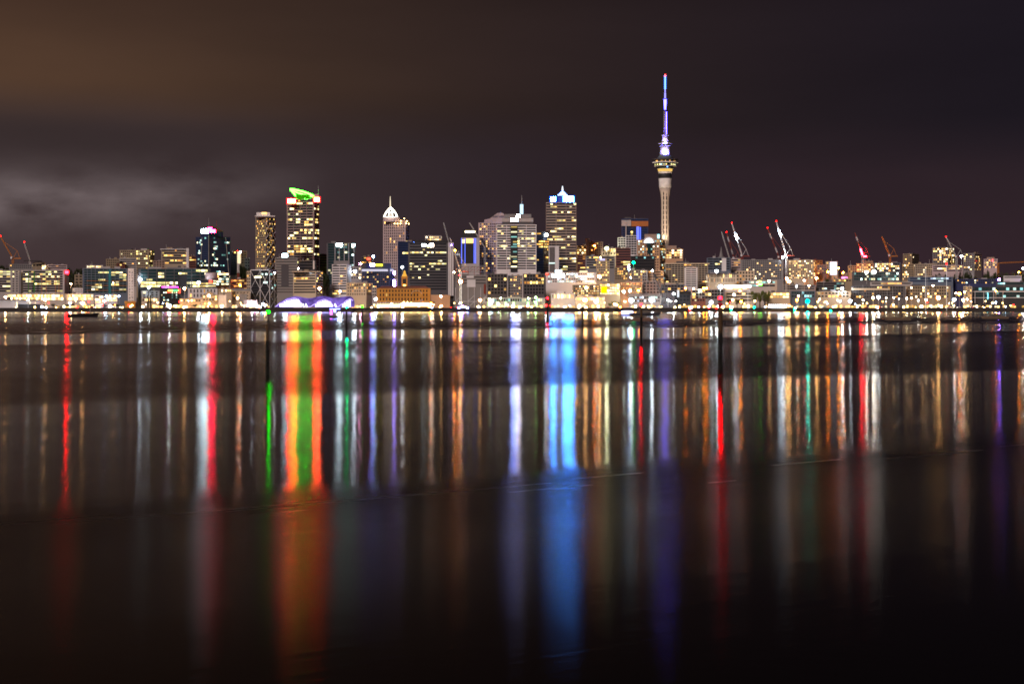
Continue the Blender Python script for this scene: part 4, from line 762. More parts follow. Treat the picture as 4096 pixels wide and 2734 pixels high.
# ------------------------------------------------------------------ lamps
LAMP_G = 'street and wharf lamps along the waterfront'
def lamp(px, py, D, m_, rp, label, name='street_lamp', ybase=None, group=LAMP_G):
    z0 = ground_z(D) - .1; z = wz(py, D) - z0
    o = empty(name, (wx(px, D), D, z0), label, 'lamp', group)
    if z > 2: box('pole', WS, o, (0, .6, 0), (.28, .28, z)); box('arm', WS, o, (0,.3,z-.15), (.2,.8,.2))
    q = rp*D/F*.85
    link('lamp_head', ball_mesh(m_), o, (0, 0, z), 0, (q, q*.8, q*.85))
    if rp >= 2.5:
        c = m_.node_tree.nodes['Emission'].inputs[0].default_value; mx = max(c[:3]); c = [max(0, (k/mx)**1.7) for k in c[:3]]
        link('glow_disc', ball_mesh(emi('glow_disc_%d_%d_%d' % tuple(int(k*99) for k in c), c, 1.1, 0, False)), o, (0, q*1.1+.2, z), 0, (q*1.75, .2, q*1.6))  # added emissive disc paints the glow around the lamp head
    return o
single = [
 (22,1188,2270,L_WARM,4.5,'warm white lamp high on the bright terminal front by the picture edge'),
 (112,1200,2218,L_WHITE,3.5,'white lamp above the white ribbed warehouse roof'),
 (181,1198,2270,L_WARM,6,'large warm lamp below the red signed end wall'),
 (284,1135,2276,L_WARM,3,'tall slender double lamp mast between the two balcony blocks'),
 (330,1212,2268,L_WARM,7,'widest warm glare on the terminal front right of the ketch masts'),
 (168,1227,2216,L_BLUE,3,'blue white lamp low on the quay beside the dark shed'),
 (185,1229,2214,L_BLUE,2,'smaller blue lamp low on the quay before the ketch'),
 (424,1184,2268,L_BLUE,2.4,'blue lamp left of the pink white shopfront block'),
 (476,1184,2268,L_BLUE,2.6,'blue lamp right of the pink white shopfront block'),
 (452,1130,2278,L_WARM,2.4,'tall lamp before the teal striped block'),
 (562,1117,2390,L_WHITE,5,'blue white floodlight at the corner of the yellow green lit office'),
 (595,1150,2340,L_WHITE,4,'white lamp cluster above the arcade building'),
 (677,1222,2212,L_BRIGHT,6,'star bright white floodlight low on the left hand quay'),
 (738,1153,2250,L_WARM,5,'tall twin headed floodlight mast by the sandstone row'),
 (768,1110,2440,L_WARM,4,'orange white lamp on the rooftop left of the blue tower'),
 (794,1130,2390,L_WHITE,6,'blue white floodlight in front of the pink cylinder building'),
 (960,1140,2440,L_ORANGE,4,'orange lamp before the low brick building'),
 (961,1007,2750,L_WHITE,3.5,'white lamp on top of the lit stair tower'),
 (951,1002,2750,L_RED,1,'red aviation lamp beside the white roof lamp'),
 (950,1192,2262,L_WARM,4,'warm lamp before the green sheeted building'),
 (835,1182,2250,L_WARM,5,'warm glare at the gable of the ornate hotel'),
 (888,1224,2236,L_WARM,5,'warm glare at the foot of the blank white wall'),
 (1009,1213,2238,L_WHITE,4,'pinkish white glare beside the glowing kiosk'),
 (1060,1220,2240,L_WARM,5,'warm glare beneath the cross braced block'),
 (1098,1090,2322,L_WHITE,3,'white roof corner lamp of the cross braced block'),
 (1193,1073,2410,L_WARM,3,'gold lamp on the terrace of the slanted roof block'),
 (1278,1153,2300,L_WARM,6,'bright tall lamp above the purple pavilion'),
 (1360,1165,2300,L_WHITE,4,'white lamp at the foot of the white hotel'),
 (1420,1085,2420,L_WHITE,6,'white pink lamp cluster beside the white hotel end wall'),
 (1441,1055,2500,emi('lamp_pink',(1,.3,.6),300),4,'pink magenta lamp on the roofs left of the black hotel'),
 (1493,1025,2560,L_BLUE,5,'round blue white lamp above the black hotel sign'),
 (1503,1196,2270,L_WHITE,5,'white lamp at the corner of the ferry building'),
 (1609,1068,2400,L_WHITE,5,'white pink lamp before the navy glass tower'),
 (1764,1185,2276,L_WARM,4,'warm lamp before the pink white hoarding'),
 (1724,1215,2262,L_ORANGE,6,'orange glare at the end of the long awning'),
 (1820,1001,2500,L_ORANGE,4,'orange rooftop lamp beside the reading ver sign'),
 (1842,1125,2318,L_WARM,8,'long warm white glare on the white crane mast'),
 (1838,1100,2318,L_RED,2,'red lamp under the white crane cab'),
 (1816,1088,2420,L_WARM,3.5,'warm lamp at the corner of the construction site'),
 (1836,1230,2206,emi('lamp_deep_blue',(.12,.2,1),200),4,'deep blue lamp on the wharf under the white crane'),
 (1850,1226,2208,L_VIOLET,5,'violet white lamp on the wharf under the white crane'),
 (1870,1231,2206,_m['lamp_deep_blue'],4,'blue lamp at the end of the violet wharf lights'),
 (1920,1200,2268,L_WARM,6,'warm glare beside the construction site legs'),
 (1958,1196,2268,emi('lamp_lime',(.7,1,.35),150),4,'lime white lamp at the left end of the green shed'),
 (2003,1192,2268,_m['lamp_lime'],3,'lime lamp in the middle of the green shed'),
 (2052,1224,2222,L_WHITE,5,'star bright white lamp at the quay edge below the green shed'),
 (2114,1193,2268,_m['lamp_lime'],3,'lime lamp right of the green shed centre'),
 (2143,1189,2268,emi('lamp_green_white',(.35,1,.2),150),4,'green lamp at the right of the green shed'),
 (2141,1208,2268,_m['lamp_green_white'],4,'green lamp close above the quay edge'),
 (2402,1030,2600,L_WARM,2,'small warm lamp on the cream apartment roof'),
 (2378,982,2730,L_ORANGE,4,'orange lamp on the cream apartment face'),
 (2427,993,2690,emi('lamp_cream',(1,1,.6),320),7,'round cream yellow lamp on the columned pavilion'),
 (2398,1105,2390,L_WARM,7,'white gold glare at the right end of the blue white office'),
 (2306,1104,2390,L_WARM,4,'warm lamp in the middle of the blue white office'),
 (2345,1150,2270,L_WARM,5,'orange glare on the mast cluster before the terraces'),
 (2340,1200,2262,L_WARM,9,'biggest gold white glare on the restaurant row'),
 (2385,1205,2262,L_WHITE,7,'white glare at the right end of the restaurant row'),
 (2318,1222,2222,L_WARM,4,'low gold glare behind the plain dark pile'),
 (2514,1067,2580,L_BLUE,4,'upper blue lamp beside the dark red brown tower'),
 (2517,1077,2580,L_BLUE,3.5,'lower blue lamp beside the dark red brown tower'),
 (2523,1110,2390,L_WARM,3,'warm lamp on the low mixed office'),
 (2609,1083,2395,L_WHITE,3,'small white lamp at the corner of the black glass box'),
 (2495,1166,2340,emi('lamp_mint',(.8,1,.8),200),5,'mint white lamp left of the lilac shed'),
 (2520,1162,2340,_m['lamp_mint'],5,'mint white lamp above the lilac shed'),
 (2554,1161,2340,L_ORANGE,4,'orange lamp beside the yacht mast'),
 (2525,1200,2252,L_BRIGHT,8,'left star bright floodlight behind the moored ferry'),
 (2606,1199,2252,L_BRIGHT,8,'right star bright floodlight before the harbour crane'),
 (2672,1199,2256,L_WHITE,3.5,'white lamp inside the harbour crane portal'),
 (2694,1174,2280,L_WHITE,4,'white lamp right of the harbour crane'),
 (2742,1153,2330,L_ORANGE,4,'orange gold lamp at the left foot of the white bay'),
 (2775,1155,2340,L_WARM,3.5,'gold lamp at the foot of the white balcony bay'),
 (2798,1162,2330,emi('lamp_pale_green',(.85,1,.75),200),4,'pale green white lamp over the white framed office'),
 (2815,1152,2330,L_ORANGE,4,'orange lamp left of the paired gold lamps'),
 (2826,1152,2330,L_ORANGE,4,'orange lamp right of the paired gold lamps'),
 (2867,1084,2390,L_WHITE,6,'round blue white lamp before the slate grey block'),
 (2845,1209,2262,L_WHITE,7,'white glare low behind the red beacon'),
 (2882,1147,2300,L_WHITE,8,'broad white glare left of the glaring canopy'),
 (2960,1163,2280,L_ORANGE,5,'orange lamp hanging under the glaring canopy'),
 (2936,1178,2270,L_WHITE,4,'white oval lamp right of the beacon'),
 (2930,1198,2262,L_WARM,3,'small warm post lamp by the wharf trees'),
 (2965,1206,2262,L_ORANGE,4,'orange glare low on the wharf left of the tall yacht'),
 (3077,1124,2380,L_WARM,4,'warm lamp over the green neon hall'),
 (3147,1113,2400,L_WARM,5,'pinkish warm lamp at the crane mast foot'),
 (3157,1126,2390,L_WARM,6,'star shaped warm lamp right of the crane mast'),
 (3217,1121,2400,emi('lamp_salmon',(1,.25,.2),260),4,'salmon red lamp on the pink block'),
 (3266,1112,2500,L_WARM,5,'gold lamp at the foot of the gold dotted apartments'),
 (3186,1145,2400,L_WHITE,3,'white roof lamp above the car park'),
 (3236,1142,2400,L_WARM,3,'warm roof lamp right of the car park'),
 (3194,1184,2280,L_WARM,3.5,'warm lamp on the teal glass office'),
 (3188,1199,2268,L_ORANGE,4,'orange star lamp before the teal glass office'),
 (3231,1204,2240,L_TEAL,7,'star bright teal green lamp on the breakwater'),
 (3354,1072,2600,L_ORANGE,4,'orange lamp on a tall post above the motorway ramp'),
 (3372,1090,2600,L_ORANGE,4,'orange glare on the motorway ramp'),
 (3312,1087,2590,L_ORANGE,4,'orange lamp below the pale blue screen tower'),
 (3369,1153,2330,L_BRIGHT,5,'star bright warm white lamp over the beige terrace'),
 (3278,1197,2262,L_WARM,3,'warm lamp low before the beige offices'),
 (3467,1088,2420,emi('lamp_pure',(1,.95,.85),320),6,'round white lamp left of the oval one on the glass office'),
 (3496,1087,2420,_m['lamp_pure'],8,'wide oval white lamp on the glass office roof'),
 (3846,1025,2570,L_WHITE,5,'star shaped white lamp between the clustered and round cornered towers'),
 (3997,1118,2410,L_VIOLET,5,'tall violet lamp on the dark slope'),
 (3838,1174,2280,L_ORANGE,6,'star shaped deep orange lamp right of the lit masts'),
 (3824,1172,2290,L_WARM,3,'small warm lamp beside the deep orange star'),
 (3858,1168,2270,L_WARM,3,'warm post lamp before the narrow pale gridded block'),
 (3984,1164,2262,L_ORANGE,3,'orange post lamp before the glazed hall'),
 (3732,1142,2300,L_WARM,3.5,'flat oval lamp over the dark terrace'),
 (4093,1073,2560,L_WHITE,4,'white lamp cut by the picture edge above the orange boom'),
 (4075,1088,2560,L_ORANGE,3,'orange lamps on the far slope by the picture edge'),
]
for (a_, b_, c_, d_, e_, l_) in single: lamp(a_, b_, c_, d_, e_, l_)
marina = [3350,3404,3450,3496,3517,3545,3571,3598,3623,3648,3674,3700,3752,3818,3852,3868]
big = {3404:6, 3496:5, 3700:4, 3752:8, 3818:6, 3852:5, 3517:6}
for i, x in enumerate(marina):
    y = {3404:1204,3517:1184,3752:1196}.get(x, 1196)
    lamp(x+random.uniform(-4,4), y+random.uniform(-7,6), 2246, [L_WARM, L_WHITE, emi('lamp_marina',(1,.70,.38),380)][i % 3], big.get(x, random.uniform(1.8,3)), ('wide flaring' if x in big else 'thin white') + ' marina lamp, number %s from the teal lamp along the promenade' % ['one','two','three','four','five','six','seven','eight','nine','ten','eleven','twelve','thirteen','fourteen','fifteen','sixteen'][i])
# gold bollard lights and small lamps low along the quay
random.seed(21)
spots_ = [x for x in range(10, 4090, 26) if not (1100 < x < 1415 or 1800 < x < 1900)]
spots_ = []; x = 6
while x < 4090:
    x += random.choice([5, 9, 14, 22, 34, 48]) * random.uniform(.6, 1.3) * (1.0 if x < 2500 else 1.15)
    if not (1104 < x < 1412): spots_.append(x)
for x in spots_:
    D = 2214 + random.uniform(0, 34); rr_ = random.random()**2.5
    mm_ = random.choice([L_SMALL, L_GOLD, L_GOLD, L_GOLD, L_WARM if rr_ > .4 else L_GOLD, emi('bulb_red',(1,.01,.01),25), emi('bulb_orange',(1,.24,.03),60), emi('bulb_bluewhite',(.5,.7,1),50)])
    o = empty('quay_light', (wx(x, D), D, 4.6), 'small light among the crowd of lights low along the quay', 'lamp', 'small low lights along the quay edge')
    h = .7 + random.random()**2 * 8; box('post', WS, o, (0,.3,0), (.15,.15,h)); q = .38 + rr_*.9; link('lamp_head', ball_mesh(mm_), o, (0,0,h), 0, (q*random.uniform(.8,1.5), q, q))
# ------------------------------------------------------------------ trees
def leaf_mat(name, rgb):
    return mat(name, rgb, .8, .5, .6, 0, .1)
LEAF = leaf_mat('foliage_dark', (.045,.055,.025)); LEAF2 = leaf_mat('foliage_green', (.10,.12,.03)); BARK = mat('bark', (.09,.065,.045))
def crown_mesh(seed, m_, n=520, tall=False):
    rnd = random.Random(seed); v, f = [], []
    blobs = [(rnd.uniform(-.6,.6), rnd.uniform(-.5,.5), rnd.uniform(.25,.95) if not tall else rnd.uniform(.05,1), rnd.uniform(.25,.45)) for _ in range(11)]
    if tall: blobs = [(rnd.uniform(-.15,.15), rnd.uniform(-.15,.15), i/11, .36*(1-i/14)) for i in range(12)]
    for _ in range(n):
        bx_, by_, bz_, br = rnd.choice(blobs); d = Vector((rnd.gauss(0,1), rnd.gauss(0,1), rnd.gauss(0,1))).normalized() * br * rnd.uniform(.6, 1.05)
        c = Vector((bx_,by_,bz_)) + Vector((d.x, d.y, d.z*.7)); a = Vector((rnd.gauss(0,1), rnd.gauss(0,1), rnd.gauss(0,1))).normalized(); b_ = a.cross(d.normalized()).normalized() if a.cross(d).length > 1e-4 else Vector((1,0,0)); s = rnd.uniform(.05,.11)
        q = len(v); v += [tuple(c + a*s), tuple(c + b_*s), tuple(c - a*s), tuple(c - b_*s)]; f.append((q,q+1,q+2,q+3))
    return mesh_from('crown', v, f, m_)
CR = [crown_mesh(i, LEAF) for i in range(4)]; CRG = [crown_mesh(9+i, LEAF2) for i in range(2)]; CRT = [crown_mesh(20+i, LEAF, 420, True) for i in range(2)]
bm = bmesh.new(); bmesh.ops.create_cone(bm, segments=8, radius1=.09, radius2=.035, depth=1, cap_ends=True); bmesh.ops.translate(bm, verts=bm.verts, vec=(0,0,.5))
for a in range(5):
    g = bmesh.ops.create_cone(bm, segments=5, radius1=.03, radius2=.01, depth=.6, cap_ends=True); ang = a*1.3
    bmesh.ops.transform(bm, verts=g['verts'], matrix=Matrix.Translation((math.cos(ang)*.2, math.sin(ang)*.2, .82)) @ Matrix.Rotation(ang,4,'Z') @ Matrix.Rotation(.75,4,'Y'))
TRK = bpy.data.meshes.new('trunk'); bm.to_mesh(TRK); bm.free(); TRK.materials.append(BARK)
def tree(x, ytop, ybot, wpx, D, label, group, green=False, tall=False):
    zb = ground_z(D) if ybot is None else min(wz(ybot, D), ground_z(D)); zt_ = wz(ytop, D); h = zt_ - zb; w = wpx/F*D/2
    t = empty('tree', (wx(x, D), D, zb), label, 'tree', group)
    link('trunk', TRK, t, (0,0,0), random.uniform(0,6), (h*.6,h*.6,h*.5))
    link('crown', random.choice(CRT if tall else CRG if green else CR), t, (0,0,h*(.12 if tall else .3)), random.uniform(0,6), (w*(1.6 if tall else 1.05), w*(1.6 if tall else 1.05), h*(.88 if tall else .58)))
random.seed(31)
def clump(xs, ytop, D, label, group, w=34, ybot=None, green=False):
    for x in xs: tree(x+random.uniform(-4,4), ytop+random.uniform(-4,9), ybot, w*random.uniform(.8,1.25), D+random.uniform(-12,12), label, group, green)
clump([278,296,314,326,342], 1070, 2660, 'dark tree in the wooded hill gap between the two balcony blocks', 'hill trees between the two balcony blocks')
clump([286,306,320], 1132, 2380, 'dark tree before the beige flank building', 'trees before the beige flank building', 30)
clump([-2,16,34], 1050, 2700, 'dark hill tree behind the yellow crane', 'hill trees behind the yellow crane', 40)
clump([952,966,980,994], 1056, 2560, 'dark tree under the white lit stair tower', 'trees under the white lit stair tower', 34)
clump([1286,1300,1312], 1082, 2500, 'dark tree between the beige stepped office and the finned glass office', 'trees beside the beige stepped office', 28)
clump([3018,3038,3058,3070], 1152, 2312, 'leafy wharf tree behind the tall yacht masts', 'wharf trees behind the tall yacht masts', 32, None, True)
clump([2918,2950,2968], 1186, 2290, 'small wharf tree below the glaring canopy', 'small wharf trees below the glaring canopy', 26)
tree(3181,1120,None,30,2445,'yellow lit tree right of the crane mast','yellow lit tree',True)
clump([3314,3338,3352], 1100, 2560, 'dark tree below the pale blue screen tower', 'trees below the pale blue screen tower', 30)
clump([3742,3765,3790,3812,3846,3872,3905], 1084, 2488, 'dark hill tree beneath the clustered gold window tower', 'hill trees beneath the clustered tower', 38)
clump([3948,3968,3990,4012,4035,4060,4088], 1078, 2560, 'dark tree on the far slope by the picture edge', 'slope trees by the picture edge', 44)
clump(range(3960,4100,24), 1104, 2470, 'dark tree behind the angular white box house', 'trees behind the white box house', 36)
clump([178,214,232,246,272,296,372,420,456,470], 1215, 2250, 'low round quay tree before the bright terminals', 'low quay trees before the terminals', 24)
clump([742,780,1148,1170], 1213, 2250, 'low street tree by the sandstone row', 'street trees by the sandstone row', 22)
for x, y in ((557,1168),(592,1172),(603,1170)): tree(x, y, None, 12, 2255, 'tall narrow dark columnar tree before the bright arcade', 'columnar trees before the arcade', False, True)
clump([2440,2458,2470], 1206, 2262, 'low green tree under the lemon yellow sign', 'trees under the lemon yellow sign', 22, None, True)
clump([1722,1732], 1202, 2268, 'small tree by the end of the long awning', 'trees by the long awning', 20, None, True)
# red white mast
o = empty('lattice_mast', (wx(953,2540), 2540, ground_z(2540)), 'red and white lattice mast among trees right of the blue tower', 'mast')
h = wz(1052,2540)-ground_z(2540)
for k in range(4): bars('mast_section', W['rust'] if k%2==0 else W['white'], o, [((s*1.6*(1-k*.1),t*1.6*(1-k*.1),h*k/4),(s*1.6*(.9-k*.1),t*1.6*(.9-k*.1),h*(k+1)/4)) for s in (-1,1) for t in (-1,1)] + [((-1.5*(1-k*.1),-1.6*(1-k*.1),h*k/4),(1.4*(.9-k*.1),-1.6*(.9-k*.1),h*(k+1)/4)),((1.5*(1-k*.1),-1.6*(1-k*.1),h*k/4),(-1.4*(.9-k*.1),-1.6*(.9-k*.1),h*(k+1)/4))], .2)
# ------------------------------------------------------------------ parked cars on the quay
def car_mesh(m_):
    pr = [(-2.2,.35),(-2.2,.85),(-1.9,.95),(-1.3,1.4),(.5,1.4),(1.2,.95),(2.1,.8),(2.2,.35)]; n = len(pr)
    v = [(x,-.85,z) for x, z in pr] + [(x,.85,z) for x, z in pr]
    return mesh_from('car_body', v, [tuple(range(n))[::-1], tuple(range(n,2*n))] + [(i,(i+1)%n,n+(i+1)%n,n+i) for i in range(n)], m_)
cars = [car_mesh(mat('car_paint_%s' % k, c, .25, .05)) for k, c in (('white',(.6,.6,.6)),('red',(.35,.02,.02)),('grey',(.12,.12,.13)),('blue',(.03,.06,.2)))]
whl = lathe('wheel', mat('tyre', (.02,.02,.02)), None, [(.34,-.1),(.34,.1)], 12).data; bpy.data.objects.remove(bpy.data.objects['wheel'])
HL = emi('car_headlight', (1,.95,.85), 25); TL = emi('car_taillight', (1,.04,.02), 14)
for i in range(46):
    x = random.choice([random.uniform(330,1000), random.uniform(2420,2640), random.uniform(3270,3960), random.uniform(3270,3960), random.uniform(1930,2160)]); D = random.choice([2219, 2227.5, 2233])
    o = empty('parked_car', (wx(x, D), D, 4.61), 'small car with lights standing along the quay road', 'car', 'cars along the quay road', random.choice([0, PI]) + random.uniform(-.08,.08))
    link('body', random.choice(cars), o)
    for sx in (-1.35, 1.35):
        for sy in (-.85, .85): link('wheel', whl, o, (sx, sy, .34), 0, (1,1,1), (PI/2,0,0))
    for sy in (-.6,.6): box('headlight', HL, o, (2.22, sy, .6), (.08,.35,.22)); box('taillight', TL, o, (-2.22, sy, .6), (.08,.35,.22))
# ------------------------------------------------------------------ boats
HUL = mat('boat_hull_white', (.17,.12,.08), .4); HUD = mat('boat_hull_dark', (.03,.025,.03), .4); DECK = mat('boat_deck', (.22,.18,.13)); CABG = mat('boat_cabin', (.14,.12,.10))
def hull(L, Bm, fb, m_, parent, draft=.3, fine=1.0, name='hull', y0=0):
    """a boat hull pointing along -x (bow at -L/2) with a sheer and raked bow"""
    v, f = [], []; n = 14; K = 6
    for i in range(n+1):
        t = i/n; xx = -L/2 + L*t; w = Bm/2 * (min(1, (t*2.2)**.7 * 1.0) if t < .5 else 1 - .22*(t-.5)*2) ; w = max(w, .02)
        sh = fb*(1 + .45*(1-t)**2*fine - .0*t)
        for k in range(K+1):
            a = k/K; z = -draft + (sh+draft)*a; ww = w*(a**.35 if a > 0 else .05); rake = (1-a)*L*.09*(1-t)**2
            v.append((xx+rake, y0-ww, z))
        for k in range(K+1):
            a = 1-k/K; z = -draft + (sh+draft)*a; ww = w*(a**.35 if a > 0 else .05); rake = (1-a)*L*.09*(1-t)**2
            v.append((xx+rake, y0+ww, z))
    M_ = 2*(K+1)
    for i in range(n):
        for k in range(M_): q = i*M_; f.append((q+k, q+(k+1)%M_, q+M_+(k+1)%M_, q+M_+k))
    f += [tuple(range(M_)), tuple(n*M_+k for k in range(M_))[::-1]]
    o = link(name, mesh_from(name, v, f, m_), parent); return o
def cabin(parent, x0, x1, w, z0, h, m_, name='cabin', slope=.35):
    v = [(x0,-w/2,z0),(x1,-w/2,z0),(x1,w/2,z0),(x0,w/2,z0),(x0+h*slope*2,-w*.42,z0+h),(x1-h*slope*.5,-w*.42,z0+h),(x1-h*slope*.5,w*.42,z0+h),(x0+h*slope*2,w*.42,z0+h)]
    return link(name, mesh_from(name, v, CUBE_F, m_), parent)
def boat_at(x, yw, label, group=None, name='boat', D=None, cat='boat'):
    D = D or 5*F/(yw-HY); o = empty(name, (wx(x, D), D, 0), label, cat, group); pass
    return o, D/F, D
class _N: pass
def mk_boat(x, yw, L_px, label, kind, flip=False, D=None, mast_y=None, **k):
    D = D or 5*F/(yw-HY); m = D/F; L = L_px*m
    nm = {'sail':'sailing_yacht','motor':'motor_boat','cat':'catamaran','ketch':'sailing_ketch','launch':'motor_launch','ferry':'ferry'}[kind]
    o = empty(nm, (wx(x, D), D, 0), label, 'boat', k.get('group'), PI if flip else 0)
    hm = k.get('hull', HUL)
    if kind == 'cat':
        for s in (-1, 1): hull(L, L*.14, L*.085, hm, o, .2, .2, 'hull', s*L*.2)
        boxes('bridge_deck', hm, o, [(L*.12,0,L*.05,L*.55,L*.42,L*.05)]); cabin(o, -L*.17, L*.27, L*.36, L*.1, L*.075, CABG); cabin(o, -L*.13, L*.2, L*.37, L*.115, L*.035, glassd, 'cabin_window')
    else:
        hull(L, L*.3, L*.085 if kind != 'launch' else L*.09, hm, o, .3, 1.2 if kind != 'motor' else .8)
        boxes('deck', DECK, o, [(L*.06,0,L*.082,L*.78,L*.2,.06)])
        if kind in ('sail','ketch'): cabin(o, -L*.2, L*.18, L*.15, L*.085, L*.035, CABG); cabin(o, -L*.14, L*.14, L*.155, L*.095, L*.014, glassd, 'cabin_window')
        else: cabin(o, -L*.2, L*.28, L*.2, L*.085, L*.06, CABG); cabin(o, -L*.08, L*.2, L*.19, L*.145, L*.075, CABG, 'wheelhouse'); cabin(o, -L*.07, L*.18, L*.195, L*.165, L*.035, glassd, 'windscreen')
    if mast_y:
        zt_ = wz(mast_y, D); xm = k.get('mast_x', -L*.08)
        lathe('mast', WS if not k.get('dark') else W['roof'], o, [(max(.05,.4*m),L*.08),(max(.035,.25*m),zt_)], 8, (xm,0,0))
        bars('boom', W['roof'], o, [((xm,0,L*.2),(L*.38,0,L*.13))], max(.05,.35*m)); bars('rigging', W['steel'], o, [((xm,0,zt_*.97),(-L*.49,0,L*.12)),((xm,0,zt_*.97),(L*.47,0,L*.1))], max(.008,.05*m))
    return o, m, L, D
ket, m, L, D = mk_boat(335,1267,128,'dark two masted wooden ketch moored off the bright terminals','ketch',True,None,1205,hull=HUD,mast_x=3.0)
lathe('mizzen_mast', WS, ket, [(.14,1.4),(.08,wz(1212,D))], 8, (-3.4,0,0))
o, m, L, D = mk_boat(3590,1280,104,'small sloop with bare dark mast moored before the marina terrace','sail',False,None,1140,dark=True)
o, m, L, D = mk_boat(3802,1286,92,'low dark hulled cabin cruiser moored right of the sloop','motor',False,None,None,hull=HUD)
o, m, L, D = mk_boat(3978,1274,100,'pale sailing catamaran moored nearest the picture edge','cat',False,None,1100,dark=True)
o, m, L, D = mk_boat(2890,1279,80,'small pale launch half hidden behind the thick red beacon pile','launch')
bars('rail_arch', W['roof'], o, [((L*.1,-L*.09,L*.15),(L*.16,-L*.09,L*.26)),((L*.16,-L*.09,L*.26),(L*.3,-L*.09,L*.24)),((L*.3,-L*.09,L*.24),(L*.34,-L*.09,L*.1))], .04)
o, m, L, D = mk_boat(2553,1283,118,'brown sided catamaran moored in front of the big dark ferry','cat',hull=mat('boat_brown_side',(.20,.12,.09)))
o, m, L, D = mk_boat(0,1288,30,'dark dinghy bow cut off by the picture edge','launch',hull=HUD)
o, m, L, D = mk_boat(2582,1262,128,'large grey workboat moored behind the pile with tall lit mast','motor',True,None,1051,hull=mat('boat_grey',(.10,.10,.12)),mast_x=7.5)
bars('deck_light', _m['lit_orange'], o, [((L*.1+k*1.2,-L*.12,L*.11),(L*.1+k*1.2+.8,-L*.12,L*.11)) for k in range(6)], .25); link('masthead_light', ball_mesh(emi('lamp_mast_green',(.0,1,.30),70)), o, (7.5,0,wz(1050,D)), 0, (.75,.75,.75))
o, m, L, D = mk_boat(2508,1258,58,'harbour ferry with a blue white glowing lower deck','ferry',D=1240)
box('lit_saloon', emi('saloon_blue',(.4,.45,1),9), o, (0,-L*.1-.6,L*.10), (L*.78,.3,L*.17)); box('upper_deck', CABG, o, (0,0,L*.28), (L*.5,L*.2,L*.1))
# small decorated party boat
o, m, L, D = mk_boat(1340,1271,42,'small party boat outlined in blue and magenta lights','ferry',hull=HUD)
LB = emi('party_blue',(.12,.15,1),14); bars('roof_lights', LB, o, [((-L*.5,-L*.2,L*.85),(L*.5,-L*.2,L*.85))], L*.035); box('lit_side', emi('party_magenta',(1,.15,.9),4), o, (-L*.36,-L*.17,L*.3), (L*.22,.2,L*.45)); box('lit_side', emi('party_blue_white',(.4,.5,1),5), o, (0,-L*.16,L*.55), (L*.22,.2,L*.25)); box('orange_lamp', _m['lit_orange'], o, (L*.36,-L*.17,L*.3), (L*.08,.2,L*.3)); box('awning', HUD, o, (0,0,L*.84), (L*.98,L*.4,L*.04))
for sx in (-.46,.46): bars('awning_post', HUD, o, [((sx*L,-L*.18,L*.1),(sx*L,-L*.18,L*.85))], .06)
# marina craft by the quay
random.seed(44)
for i, (x, lp, kd) in enumerate([(1446,50,'motor'),(1476,44,'motor'),(1530,26,'launch'),(1556,34,'motor'),(1584,24,'motor'),(1618,22,'launch'),(1668,30,'launch'),(1755,48,'motor'),(1790,40,'motor')]):
    mk_boat(x,1246,lp,'moored %s below the %s' % (['big grey cruiser','long pale cruiser','dark tender','white twin deck launch','squat white workboat','low tender','dark tug','wide gold lit ferry','white and red charter boat'][i],['classical corner block','classical corner block, right of the first','tent row','tent row middle','tent row right end','awning start','awning middle','end of the awning','pink white hoarding'][i]), kd, False, 2186+i%3*3)
for i, (x, lp, my, kd) in enumerate([(2995,40,1110,'sail'),(3004,44,1050+62,'sail'),(3208,36,1118,'sail'),(3212,30,1128,'sail'),(3297,30,1108,'sail'),(3454,34,1138,'sail'),(3496,26,1150,'sail'),(3550,26,1160,'sail'),(3572,30,1145,'sail'),(3706,44,1066,'sail'),(3712,40,1090,'sail'),(3790,44,1056,'sail'),(3814,28,1150,'sail'),(2626,30,1150,'sail')]):
    o, m, L, D = mk_boat(x,1246,lp,['white yacht with glowing mast before the low wharf office','second white yacht just right of the glowing mast','yacht with tall thin mast before the teal office','its slightly shorter masted neighbour before the teal office','yacht with cross spreaders before the beige offices','yacht with faint mast before the dark terrace left end','small yacht among the white marina lamps','small yacht left of the dark sloop mast','yacht just right of the dark sloop mast','big yacht with brightly lit mast by the blazing bay','yacht close beside the brightly lit mast','big yacht with red masthead light','small yacht by the deep orange star lamp','yacht mast standing before the harbour crane'][i],kd,False,2190+(i%2)*5,my)
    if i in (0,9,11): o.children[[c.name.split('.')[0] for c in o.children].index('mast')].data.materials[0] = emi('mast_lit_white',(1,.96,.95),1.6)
    if i == 11: link('masthead_light', ball_mesh(_m['crane_red']), o, (-L*.08,0,wz(1055,D)), 0, (.9,.9,.9))
# superyacht with striped lights
o, m, L, D = mk_boat(3105,1246,112,'long white superyacht with bright striped upper decks','motor',False,2188)
for k in range(9): bars('deck_light', emi('deck_blue_white',(.8,.88,1),8), o, [((-L*.3+k*2.6,-L*.14,L*.16),(-L*.27+k*2.6,-L*.14,L*.27))], .35)
box('upper_deck', W['white'], o, (0,0,L*.15), (L*.5,L*.2,L*.05)); bars('boot_stripe', W['rust'], o, [((-L*.35,-L*.16,.5),(L*.45,-L*.16,.5))], .3)
